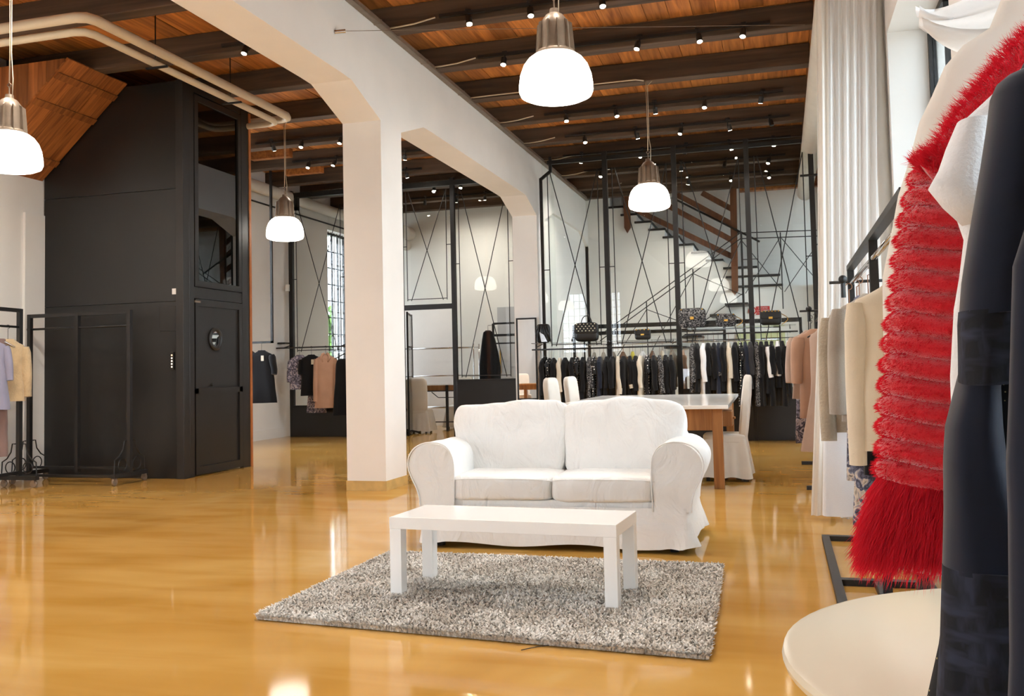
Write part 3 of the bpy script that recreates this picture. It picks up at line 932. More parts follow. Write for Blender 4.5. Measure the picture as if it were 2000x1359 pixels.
# ------------------------------------------------------------------ soft shapes
def cushion(w, d, h, n=14, p=5.0, bulge=.10, wr=.006, seed=0, ear=0.0):
    """pillow-like closed mesh, centred, sizes w (x) d (y) h (z)"""
    vs, idx, fs = [], {}, []
    def vid(q):
        k = tuple(round(c * 1000) for c in q)
        if k not in idx:
            idx[k] = len(vs)
            vs.append(q)
        return idx[k]
    g = [-1 + 2 * i / n for i in range(n + 1)]
    for ax in range(3):
        for s in (-1, 1):
            for i in range(n):
                for j in range(n):
                    quad = []
                    for (a, b) in ((i, j), (i + 1, j), (i + 1, j + 1), (i, j + 1)):
                        q = [0, 0, 0]
                        q[ax] = s
                        q[(ax + 1) % 3] = g[a]
                        q[(ax + 2) % 3] = g[b]
                        quad.append(vid(tuple(q)))
                    fs.append(tuple(quad if s > 0 else quad[::-1]))
    out = []
    for q in vs:
        x, y, z = q
        L = (abs(x) ** p + abs(y) ** p + abs(z) ** p) ** (1 / p)
        x, y, z = x / L, y / L, z / L
        dims = [w, d, h]
        thin = dims.index(min(dims))
        c = [x, y, z]
        o = [a for k, a in enumerate(c) if k != thin]
        prof = (1 - o[0] ** 2) * (1 - o[1] ** 2)
        c[thin] *= 1 - bulge + bulge * 1.9 * prof
        X, Y, Z = c[0] * w / 2, c[1] * d / 2, c[2] * h / 2
        nv = mnoise.noise_vector(Vector((X * 5 + seed * 7.1, Y * 5, Z * 5)))
        nv2 = mnoise.noise_vector(Vector((X * 14 + seed, Y * 14 + 3, Z * 14)))
        X += nv.x * wr * 1.2 + nv2.x * wr * .4
        Y += nv.y * wr * 1.2 + nv2.y * wr * .4
        Z += nv.z * wr * 1.2 + nv2.z * wr * .4
        out.append((X, Y, Z))
    return MB().add(out, fs)

# ------------------------------------------------------------------ sofa
def sofa():
    t = thing('sofa', 'white slipcovered two seat sofa with rolled arms and loose cushions', 'sofa', (-1.60, 6.44, 0), math.radians(.7))
    # local: x across, y depth (0 = front), z up.  half width 1.06 incl. arm rolls
    # skirted base
    def skirt(u, v):
        # perimeter param u, height v (0 bottom .. 1 top)
        hw, d0, d1 = .955, .0, .95
        flare = (1 - v) ** 1.4
        P = [(-hw, d0), (hw, d0), (hw, d1), (-hw, d1)]
        L = [2 * hw, d1 - d0, 2 * hw, d1 - d0]
        s = (u % 1.0) * sum(L)
        for k in range(4):
            if s <= L[k]:
                break
            s -= L[k]
        a, b = P[k], P[(k + 1) % 4]
        f = s / L[k]
        x, y = a[0] + (b[0] - a[0]) * f, a[1] + (b[1] - a[1]) * f
        nx, ny = [(0, -1), (1, 0), (0, 1), (-1, 0)][k]
        cd = min(s, L[k] - s)                       # distance to corner
        corner = max(0, 1 - cd / .22)
        off = flare * (.022 + .042 * corner + .02 * math.sin(s * 34) * corner + .008 * math.sin(s * 9 + k))
        x += nx * off
        y += ny * off
        x += mnoise.noise(Vector((s * 6, k * 3.1, v * 4))) * .006
        z = .035 + v * .27 + (1 - v) * (.012 * math.sin(s * 7 + k * 2) + .01 * corner * math.sin(s * 40))
        return (x, y, z)
    MB().grid(skirt, 220, 8, True).build('skirt', M['cotton'], t, True)
    MB().bbox(-.94, .02, .26, .94, .93, .345, .02).build('seat_base', M['cotton'], t, True, 40)
    # arms: rolled profile swept along the depth
    prof = [(-.245, .28), (-.25, .45), (-.25, .58), (-.235, .665), (-.19, .725), (-.12, .752), (-.03, .75), (.05, .715), (.098, .65), (.105, .575), (.08, .50), (.04, .42), (.02, .35), (.015, .28)]
    def smooth(pts, k=3):
        out = []
        for i in range(len(pts) - 1):
            p0, p1, p2, p3 = [Vector(pts[max(0, min(len(pts) - 1, i + d))]) for d in (-1, 0, 1, 2)]
            for j in range(k):
                s = j / k
                out.append(tuple(.5 * ((2 * p1) + (p2 - p0) * s + (2 * p0 - 5 * p1 + 4 * p2 - p3) * s * s + (3 * p1 - p0 - 3 * p2 + p3) * s ** 3)))
        return out + [pts[-1]]
    prof = smooth(prof)
    for sgn in (-1, 1):
        m = MB()
        n = len(prof)
        ny = 14
        rows = []
        for j in range(ny + 1):
            f = j / ny
            y = .002 + .91 * f
            ins = .018 * (1 - min(1, f / .05)) + .03 * max(0, (f - .93) / .07)
            cx, cz = -.08, .52
            for (px, pz) in prof:
                qx, qz = px + (cx - px) * ins * 2, pz + (cz - pz) * ins * 2
                if pz < .3:
                    qz = pz
                wv = mnoise.noise(Vector((px * 7 + sgn * 5, y * 6, pz * 7))) * .008
                rows.append((sgn * (.965 + qx + wv), y + mnoise.noise(Vector((px * 9, pz * 9, j + sgn))) * .004, qz + wv))
        fs = [(j * n + i, j * n + i + 1, (j + 1) * n + i + 1, (j + 1) * n + i) for j in range(ny) for i in range(n - 1)]
        fs += [(j * n + n - 1, j * n, (j + 1) * n, (j + 1) * n + n - 1) for j in range(ny)]
        fs += [tuple(range(n)), tuple(ny * n + i for i in range(n))[::-1]]
        arm = m.add(rows, fs).build('armrest', M['cotton'], t, True, 62)
        pts = [(sgn * (.965 + px * 1.0), -.001, pz) for (px, pz) in prof]
        MB().tube(pts, .0055, 6).build('piping', M['cotton'], arm, True)
    # back frame
    b = cushion(1.84, .22, .62, 12, 7, .02, .005, 3)
    b.xf(Matrix.Translation((0, .85, .53)) @ Matrix.Rotation(-.06, 4, 'X'))
    b.build('backrest', M['cotton'], t, True)
    for k, sgn in enumerate((-1, 1)):
        c = cushion(.765, .74, .19, 18, 8, .04, .009, 11 + k)
        c.xf(Matrix.Translation((sgn * .372, .36, .425)))
        sc = c.build('seat_cushion', M['cotton'], t, True)
        pts = []
        for i in range(9):
            x = -.37 + .74 * i / 8
            pts.append((sgn * .372 + x, -.006 + .012 * abs(x / .37) ** 4, .495 - .012 * abs(x / .37) ** 4))
        MB().tube(pts, .0045, 6).build('piping', M['cotton'], sc, True)
        c = cushion(.905, .25, .60, 20, 7.0, .13, .013, 21 + k)
        c.v = [(x * (1 + .05 * (z / .3)), y, z + .012 * math.sin(x * 7 + k)) for (x, y, z) in c.v]
        c.xf(Matrix.Translation((sgn * .44, .62, .725)) @ Matrix.Rotation(-.17, 4, 'X') @ Matrix.Rotation(sgn * .012, 4, 'Y'))
        c.build('back_cushion', M['cotton'], t, True)
    for x in (-.85, .85):
        for y in (.08, .85):
            MB().lathe([(0, 0), (.03, 0), (.036, .07), (0, .07)], (x, y, 0), 12).build('foot', M['dark'], t, True, 40)
sofa()

# ------------------------------------------------------------------ coffee table and rug
t = thing('coffee_table', 'long low white lacquered coffee table standing on the shag rug', 'table', (-1.487, 5.102, .02), math.radians(-3.69))
MB().bbox(-.654, -.245, .375, .654, .245, .44, .003).build('tabletop', M['white_lacquer'], t)
for sx in (-1, 1):
    for sy in (-1, 1):
        x, y = sx * (.654 - .036), sy * (.245 - .036)
        MB().bbox(x - .035, y - .035, 0, x + .035, y + .035, .375, .003).build('leg', M['white_lacquer'], t)

def rug_mat():
    m, nt, p = mat_new('taupe_shag_yarn')
    co = coords(nt)
    n = nd(nt, 'ShaderNodeTexNoise', Scale=3.2, Detail=4.0)
    nt.links.new(co, n.inputs['Vector'])
    n2 = nd(nt, 'ShaderNodeTexNoise', Scale=90.0, Detail=2.0)
    nt.links.new(co, n2.inputs['Vector'])
    ad = nd(nt, 'ShaderNodeMath', operation='ADD')
    nt.links.new(n.outputs[0], ad.inputs[0])
    nt.links.new(n2.outputs[0], ad.inputs[1])
    r = ramp(nt, ad.outputs[0], [(.35, srgb(200, 190, 178)), (.72, srgb(240, 234, 226))])
    hv = nt.nodes['Color Ramp']
    mr = nt.nodes.new('ShaderNodeMapRange')
    mr.inputs['From Min'].default_value = .75
    mr.inputs['From Max'].default_value = 1.25
    nt.links.new(ad.outputs[0], mr.inputs[0])
    nt.links.new(mr.outputs[0], hv.inputs[0])
    nt.links.new(hv.outputs[0], p.inputs['Base Color'])
    p.inputs['Roughness'].default_value = .95
    p.inputs['Sheen Weight'].default_value = .2
    return m
M['rug'] = rug_mat()
def np_mesh(name, V, Fc, mat, parent=None, smooth=True):
    me = bpy.data.meshes.new(name)
    nf, k = Fc.shape
    me.vertices.add(len(V))
    me.vertices.foreach_set('co', V.astype(np.float32).ravel())
    me.loops.add(nf * k)
    me.loops.foreach_set('vertex_index', Fc.astype(np.int32).ravel())
    me.polygons.add(nf)
    me.polygons.foreach_set('loop_start', np.arange(0, nf * k, k, dtype=np.int32))
    me.polygons.foreach_set('loop_total', np.full(nf, k, dtype=np.int32))
    me.update(calc_edges=True)
    me.validate()
    if smooth:
        me.polygons.foreach_set('use_smooth', np.ones(nf, dtype=bool))
    me.materials.append(mat)
    return link(name, me, parent)
def rug():
    A, B, C_, D = [np.array(q) for q in ((-2.674, 4.37), (-.352, 4.16), (-.404, 6.02), (-2.66, 6.06))]
    t = thing('shag_rug', 'taupe shaggy rug lying under the coffee table', 'rug', (-1.5, 5.15, 0))
    o = np.array((-1.5, 5.15))
    q = [tuple(x - o) for x in (A, B, C_, D)]
    q = [(x * .985, y * .975) for x, y in q]
    MB().prism(q, .002, .012, 'z').build('backing', M['rug'], t)
    rg = np.random.default_rng(3)
    N = 62000
    u, v = rg.random(N), rg.random(N)
    ne = 9000
    side = rg.integers(0, 4, ne)
    e = rg.random(ne)
    u[:ne] = np.where(side == 0, e, np.where(side == 1, 1, np.where(side == 2, e, 0)))
    v[:ne] = np.where(side == 0, 0, np.where(side == 1, e, np.where(side == 2, 1, e)))
    base = ((1 - u) * (1 - v))[:, None] * A + (u * (1 - v))[:, None] * B + (u * v)[:, None] * C_ + ((1 - u) * v)[:, None] * D - o
    az = rg.random(N) * 2 * np.pi
    cl = np.sin(base[:, 0] * 9 + 1.7 * np.sin(base[:, 1] * 7)) * 1.2 + np.cos(base[:, 1] * 11)
    az = az + cl * .3
    ln = .024 + .014 * rg.random(N)
    tilt = .25 + .55 * rg.random(N)
    w = .0045 + .002 * rg.random(N)
    dx, dy = np.cos(az), np.sin(az)
    px, py = -dy, dx
    p0 = np.c_[base, np.where(np.arange(N) < ne, .004, .012)]
    mid = p0 + np.c_[dx * ln * .35 * tilt, dy * ln * .35 * tilt, ln * .6]
    tip = p0 + np.c_[dx * ln * tilt, dy * ln * tilt, ln * (1 - .25 * tilt)]
    sd = np.c_[px, py, np.zeros(N)] * w[:, None]
    V = np.stack([p0 - sd, p0 + sd, mid - sd, mid + sd, tip - sd * .6, tip + sd * .6], 1).reshape(-1, 3)
    b = np.arange(N)[:, None] * 6
    Fc = np.concatenate([b + np.array([0, 1, 3, 2]), b + np.array([2, 3, 5, 4])])
    pile = np_mesh('pile', V, Fc, M['rug'], t)
    pile['kind'] = 'stuff'
rug()
o = MB().tube([(-1.18, 4.13, .004), (-1.12, 4.20, .004), (-1.04, 4.24, .005)], .002, 5).build('pen_stroke_scrap', M['dark'])
o.name = 'dark_thread'
tag(o, 'thin dark thread lying on the floor by the rug', 'thread')

# ------------------------------------------------------------------ dining table
t = thing('work_table', 'large honey wood table with pale glass top behind the sofa', 'table', (-1.55, 11.7, 0), math.radians(1.0))
MB().bbox(-.98, -1.95, .825, .98, 1.95, .865, .006).build('tabletop', M['ivory_top'] if 'ivory_top' in M else M['white_lacquer'], t)
for sx in (-1, 1):
    for sy in (-1, 1):
        x, y = sx * .86, sy * 1.78
        MB().bbox(x - .052, y - .052, 0, x + .052, y + .052, .825, .004).build('leg', M['table_wood'], t)
for sy in (-1, 1):
    MB().box(-.81, sy * 1.80 - .014, .6, .81, sy * 1.80 + .014, .825).build('apron', M['table_wood'], t)
for sx in (-1, 1):
    MB().box(sx * .885 - .014, -1.73, .62, sx * .885 + .014, 1.73, .825).build('apron', M['table_wood'], t)
dr = MB().bbox(.78, -1.5, .62, 1.0, -1.1, .78, .006).build('drawer', M['table_wood'], t)
MB().lathe([(0, .03), (.014, .028), (.016, .012), (.008, 0)], (1.0, -1.3, .7), 10, 'x').build('knob', M['table_wood'], dr, True)

def parsons_chair(label, loc, rz, group='slipcovered chairs', skirt=True):
    t = thing('slipcovered_chair', label, 'chair', loc, rz, group)
    # local: faces +y, back at -y
    b = cushion(.46, .10, .72, 10, 6, .03, .005, rnd.random() * 50)
    b.xf(Matrix.Translation((0, -.22, .80)) @ Matrix.Rotation(.10, 4, 'X'))
    b.build('backrest', M['chair_cotton'], t, True)
    s = cushion(.47, .48, .12, 10, 7, .03, .004, rnd.random() * 50)
    s.xf(Matrix.Translation((0, .01, .46)))
    s.build('seat', M['chair_cotton'], t, True)
    def sk(u, v):
        P = [(-.23, -.22), (.23, -.22), (.23, .24), (-.23, .24)]
        k = int(u * 4) % 4
        f = u * 4 - int(u * 4)
        a, c = P[k], P[(k + 1) % 4]
        x, y = a[0] + (c[0] - a[0]) * f, a[1] + (c[1] - a[1]) * f
        cd = min(f, 1 - f)
        fl = (1 - v) * (.03 + .06 * max(0, 1 - cd / .2) + .012 * math.sin(f * 26 + k))
        r = math.hypot(x, y)
        return (x * (1 + fl / r), y * (1 + fl / r), .04 + v * .42 + (1 - v) * .01 * math.sin(u * 50))
    MB().grid(sk, 72, 6, True).build('skirt', M['chair_cotton'], t, True)
    for x in (-.19, .19):
        for y in (-.2, .2):
            MB().box(x - .02, y - .02, 0, x + .02, y + .02, .08).build('leg', M['dark'], t)
    return t
parsons_chair('white slipcovered chair at the right side of the wooden table', (-.62, 10.75, 0), PI / 2)
parsons_chair('nearer white slipcovered chair at the left side of the table behind the sofa', (-2.72, 12.1, 0), -PI / 2 - .1)
parsons_chair('farther white slipcovered chair at the left side of the table behind the sofa', (-2.74, 13.4, 0), -PI / 2 - .1)
parsons_chair('white slipcovered chair turned away in the glass doorway', (-7.38, 18.45, 0), .12)
parsons_chair('low white slipcovered chair beyond the glass desk', (-7.0, 19.9, 0), PI)

# glass desk in the back room
t = thing('glass_desk', 'glass topped desk with black metal frame behind the partition', 'desk', (-6.95, 19.2, 0))
MB().bbox(-.95, -.42, .985, .62, .42, 1.0, .003).build('glass_top', M['glass'], t)
for x in (-.88, .05, .55):
    for y in (-.36, .36):
        MB().box(x - .025, y - .025, 0, x + .025, y + .025, .985).build('leg', M['black'], t)
MB().tube([(-.88, -.36, .86), (.55, -.36, .86)], .012, 6).tube([(-.88, -.36, .2), (.55, -.36, .2)], .012, 6).tube([(-.3, -.36, .84), (-.15, -.36, .72), (.3, -.36, .72), (.5, -.36, .84)], .01, 6).build('frame_rod', M['black'], t)
dr = MB().bbox(-.62, -.34, .86, .22, .2, .98, .005).build('drawer', M['table_wood'], t)
t = thing('chrome_shelving', 'chrome wire shelving frame in the back room', 'shelving', (-7.6, 20.45, 0))
for x in (-.9, .85):
    for y in (-.2, .2):
        MB().tube([(x, y, 0), (x, y, 1.9)], .014, 8).build('upright', M['chrome'], t, True)
for z in (.45, 1.18, 1.82):
    MB().tube([(-.9, -.2, z), (.85, -.2, z)], .014, 8).build('shelf_rail', M['chrome'], t, True)
    MB().tube([(-.9, .2, z), (.85, .2, z)], .014, 8).build('shelf_rail', M['chrome'], t, True)
t = thing('chair_base', 'black star foot of an office chair on the doorway floor', 'chair foot', (-7.55, 18.05, 0))
for k in range(5):
    a = k * 2 * PI / 5 + .3
    MB().tube([(0, 0, .09), (.16 * math.cos(a), .16 * math.sin(a), .06), (.29 * math.cos(a), .29 * math.sin(a), .03)], [.022, .018, .02], 8).build('foot_arm', M['dark'], t, True)
MB().tube([(0, 0, .06), (0, 0, .42)], .025, 10).build('column', M['dark'], t, True)

# furniture in the near left part of the room, seen only in the mirror
t = thing('side_table', 'wooden table reflected in the column mirror', 'table', (-7.0, 5.1, 0), .1)
MB().bbox(-.7, -.5, .82, .7, .5, .86, .006).build('tabletop', M['table_wood'], t)
for sx in (-1, 1):
    for sy in (-1, 1):
        MB().box(sx * .62 - .05, sy * .42 - .05, 0, sx * .62 + .05, sy * .42 + .05, .82).build('leg', M['table_wood'], t)
    MB().box(sx * .64 - .012, -.37, .68, sx * .64 + .012, .37, .82).build('apron', M['table_wood'], t)
for sy in (-1, 1):
    MB().box(-.57, sy * .44 - .012, .68, .57, sy * .44 + .012, .82).build('apron', M['table_wood'], t)
parsons_chair('white slipcovered chair reflected in the column mirror', (-7.75, 4.3, 0), -.4)
# mirror on the far column
t = thing('wall_mirror', 'tall black framed mirror on the far concrete column', 'mirror', (-4.385, 16.19, 1.47))
MB().box(-.165, -.012, -.71, .165, -.004, .71).build('mirror_glass', M['mirror'], t)
f = MB()
f.box(-.188, -.025, -.735, -.162, 0, .735).box(.162, -.025, -.735, .188, 0, .735).box(-.162, -.025, -.735, .162, 0, -.708).box(-.162, -.025, .708, .162, 0, .735)
f.build('frame', M['black'], t)

# round table bottom right
t = thing('round_table', 'round cream table under the hanging clothes', 'table', (.5, 1.66, 0))
MB().lathe([(0, .772), (.50, .772), (.514, .776), (.517, .786), (.514, .796), (.50, .80), (0, .80)], (0, 0, 0), 72).build('tabletop', M['cream_lacquer'], t, True, 30)
MB().lathe([(0, .0), (.27, .0), (.27, .015), (.05, .035), (.035, .08), (.035, .70), (.09, .772), (0, .772)], (0, 0, 0), 36).build('pedestal', M['castgrey'], t, True, 40)

# ------------------------------------------------------------------ pendant lamps
def pendant(label, x, y, zr, xc=None):
    t = thing('pendant_lamp', label, 'pendant lamp', (x, y, zr), 0, 'industrial pendant lamps')
    t.scale = (1.115, 1.115, 1.115)
    R = .25
    prof = [(.0, .005), (.10, .0), (.20, .008), (.238, .026), (.25, .055), (.249, .10), (.240, .165), (.218, .225), (.185, .27), (.15, .296), (.126, .305)]
    MB().lathe(prof, (0, 0, 0), 40).build('shade', M['shade'], t, True)
    MB().lathe([(.13, .298), (.134, .31), (.128, .325), (.11, .33)], (0, 0, 0), 32).build('shade_collar', M['castgrey'], t, True)
    MB().lathe([(0, .32), (.105, .32), (.10, .50), (.092, .53), (.06, .575), (.035, .59), (.03, .62), (0, .625)], (0, 0, 0), 32).build('housing', M['castgrey'], t, True, 35)
    for k in range(10):
        a = 2 * PI * k / 10 + .1
        c, s = math.cos(a), math.sin(a)
        MB().add([(c * .10 - s * .004, s * .10 + c * .004, .315), (c * .135 - s * .004, s * .135 + c * .004, .30), (c * .118 - s * .004, s * .118 + c * .004, .515), (c * .095 - s * .004, s * .095 + c * .004, .53),
                  (c * .10 + s * .004, s * .10 - c * .004, .315), (c * .135 + s * .004, s * .135 - c * .004, .30), (c * .118 + s * .004, s * .118 - c * .004, .515), (c * .095 + s * .004, s * .095 - c * .004, .53)],
                 [(0, 1, 2, 3), (7, 6, 5, 4), (0, 4, 5, 1), (1, 5, 6, 2), (2, 6, 7, 3), (3, 7, 4, 0)]).build('cooling_fin', M['castgrey'], t)
    MB().tube([(0, 0, .62), (0, 0, .68), (.02, 0, .70), (0, 0, .72), (-.02, 0, .70), (0, 0, .68)], .006, 6).build('hook', M['castgrey'], t)
    top = (5.13 - zr) / 1.115
    cb = MB().tube([(0, 0, .72), (.004, 0, top * .6), (0, 0, top)], .005, 6)
    cb.tube([(.03, 0, .60), (.035, 0, .75), (.018, 0, top * .55), (.02, 0, top - .06), (.1, 0, top + .02)], .004, 6)
    cb.build('cable', M['pipe'], t, True)
    return t
pend = [(-1.55, 6.74, 3.295, 'nearest large pendant lamp with white opal shade above the sofa'),
        (-1.62, 12.45, 3.376, 'smaller looking white pendant lamp in front of the stair wall'),
        (-7.10, 12.45, 3.30, 'white pendant lamp hanging beside the black lift'),
        (-6.62, 6.74, 3.17, 'white pendant lamp cut by the left edge of the picture'),
        (-1.6, 1.05, 3.32, 'white pendant lamp behind the viewer on the right'),
        (-7.1, 1.05, 3.3, 'white pendant lamp behind the viewer on the left')]
for x, y, z, lab in pend:
    pendant(lab, x, y, z)

# ------------------------------------------------------------------ track lights
spots_R = [(-5, [-3.1, -2.2, -1.3, -.4]), (-3, [-3.1, -2.2, -1.3, -.4]), (-1, [-3.15, -2.45, -1.67]), (0, [-3.17, -1.5, -.79, -.28]), (2, [-3.03, -2.26, -1.67, -.94, -.13]), (3, [-3.03, -2.16, -1.43, -.67, -.02]),  # first two rows added above the view to light sofa and table
           (4, [-3.39, -2.29, -1.5, -.72, .01]), (5, [-3.29, -1.72, -.89, -.08]), (6, [-1.71, -.86, -.1])]
spots_L = [(-5, [-8.0, -6.9, -5.8]), (-3, [-8.0, -6.9, -5.8]), (-1, [-5.91]), (2, [-8.08, -7.54, -6.82]), (3, [-8.18, -7.66, -6.28]), (4, [-6.85]), (5, [-6.83, -6.23]), (6, [-7.58, -6.84, -6.16])]  # first two rows added out of view to brighten the near left wall
off = {(3, -.02), (4, -1.5), (5, -.89), (6, -7.58)}
sp_body = MB().tube([(0, 0, .0), (0, -.035, -.09)], .036, 14).mesh('spot_body', M['dark'], True, 40)
sp_arm = MB().tube([(0, 0, .11), (0, 0, -.01)], .010, 8).box(-.03, -.02, .10, .03, .02, .13).mesh('bracket', M['dark'])
_v = Vector((0, -.035, -.09)).normalized()
def lens_mesh(mat):
    m = MB().lathe([(0, .002), (.031, .0)], (0, 0, 0), 14)
    m.xf(Matrix.Translation(_v * .099) @ _v.to_track_quat('Z', 'Y').to_matrix().to_4x4())
    return m.mesh('lens', mat)
lens_on, lens_dark = lens_mesh(M['lens']), lens_mesh(M['lens_off'])
spot_data = bpy.data.lights.new('spot_beam', 'SPOT')
spot_data.energy = SPOT_W
spot_data.color = (1.0, .93, .83)
spot_data.spot_size = math.radians(95)
spot_data.spot_blend = .9
spot_data.shadow_soft_size = .03
spot_wall_fill = spot_data.copy()
spot_wall_fill.energy = SPOT_W * 2.4  # boosted beam of the added near left spots, fills the wall
spot_wall_fill.spot_size = math.radians(140)
spot_back = spot_data.copy()
spot_back.energy = SPOT_W * .7
spot_back.spot_size = math.radians(140)
NT = ['added-nearest', 'second', 'third', 'fourth', 'fifth', 'sixth', 'seventh', 'eighth', 'ninth']
for side, rows in (('right', spots_R), ('left', spots_L)):
    for ri, (k, xs_) in enumerate(rows):
        y = 11.0 + 1.428 * k
        a, b = min(xs_) - .35, max(xs_) + .3
        if side == 'right':
            a, b = max(a, -3.9), min(b, .3)
        o = MB().box(a, y - .045, 5.19, b, y - .004, 5.225).build('light_track', M['dark'])
        tag(o, '%s black light track from the viewer under the %s ceiling bay' % (NT[ri], side), 'light track', 'ceiling light tracks')
        for i, x in enumerate(sorted(xs_)):
            lab = 'small black spotlight, %s from the left on the %s track of the %s ceiling bay' % (ORD[i], NT[ri], side)
            if len(xs_) == 1:
                lab = 'single small black spotlight on the %s track of the %s ceiling bay' % (NT[ri], side)
            away = ((i + ri) % 5 in (1, 3) and k >= 2) or (side == 'left' and k >= 4 and i % 2 == 0)
            s = thing('track_spotlight', lab, 'spotlight', (x, y - .06, 5.14), (-PI / 2 if side == 'left' and k < -2 else PI if away else 0) + rnd.uniform(-.7, .7), 'track spotlights')
            if (k, x) not in off:
                lo = bpy.data.objects.new('spot_beam', spot_back if side == 'left' and k >= 4 else spot_wall_fill if side == 'left' and k < -2 else spot_data)
                COL.objects.link(lo)
                lo.parent = s
                lo.location = _v * .11
                lo.rotation_euler = _v.to_track_quat('-Z', 'Y').to_euler()
            link('spot_body', sp_body, s)
            link('bracket', sp_arm, s).location = (0, .035, -.03)
            link('lens', lens_dark if (k, x) in off else lens_on, s)
# conduits feeding the tracks from the cable tray
for i, k in enumerate((-1, 0, 1, 2, 3, 4, 5)):
    y = 11.0 + 1.428 * k
    o = MB().tube([(-4.1, y - .02, 5.15), (-4.0, y - .05, 5.14), (-3.8, y - .03, 5.16 if k != 1 else 5.15), (-3.55, y - .03, 5.2 if k != 1 else 5.15)] + ([(-1.75, y - .03, 5.15), (-1.64, y - .01, 5.13)] if k == 1 else []), .009, 6).build('track_cable', M['pipe'], None, True)
    tag(o, '%s pale cable from the beam to a joist, counted from the viewer' % ORD[i], 'cable', 'ceiling feed cables')
# ------------------------------------------------------------------ hanging clothes
def hanger_mesh(mat, half=.19):
    m = MB()
    hook = [(0, 0, -.155)] + [(0, 0, -.05)]
    for k in range(9):
        a = -PI / 2 + k * (1.35 * PI) / 8
        hook.append((.022 * math.cos(a), 0, -.004 + .022 * math.sin(a)))
    m.tube(hook, .003, 6)
    m.tube([(-half, 0, -.25), (-half * .5, 0, -.2), (0, 0, -.155), (half * .5, 0, -.2), (half, 0, -.25)], [.007, .011, .012, .011, .007], 8)
    return m.mesh('hanger', mat, True, 50)
HG = {'grey': hanger_mesh(M['hanger_grey']), 'wood': hanger_mesh(M['hanger_wood']), 'dark': hanger_mesh(M['dark']), 'chrome': hanger_mesh(M['chrome'])}

def shell(levels, n=28, e=2.6, fold=0.0, nf=7, seed=0.0):
    """levels: (z, xl, xr, th, y) -> closed lofted cloth body"""
    def sup(c):
        return math.copysign(abs(c) ** (2 / e), c)
    vs, fs = [], []
    m = len(levels)
    for j, lv in enumerate(levels):
        z, xl, xr, th = lv[:4]
        y0 = lv[4] if len(lv) > 4 else 0
        f = j / max(1, m - 1)
        for k in range(n):
            a = 2 * PI * k / n
            w = 1 + fold * f * math.sin(nf * a + seed + 1.3 * math.sin(f * 3 + seed)) * 1.6
            x = (xl + xr) / 2 + (xr - xl) / 2 * sup(math.cos(a)) * (1 + fold * .25 * f * math.sin(3 * a + seed))
            y = y0 + th * sup(math.sin(a)) * w
            nz = mnoise.noise_vector(Vector((x * 9 + seed * 3, y * 9, z * 5 + seed)))
            vs.append((x + nz.x * .006, y + nz.y * .010, z + (nz.z * .006 if 0 < j else 0)))
    for j in range(m - 1):
        for k in range(n):
            k2 = (k + 1) % n
            fs.append((j * n + k, j * n + k2, (j + 1) * n + k2, (j + 1) * n + k))
    fs.append(tuple(range(n)))
    fs.append(tuple((m - 1) * n + k for k in range(n))[::-1])
    return MB().add(vs, fs)

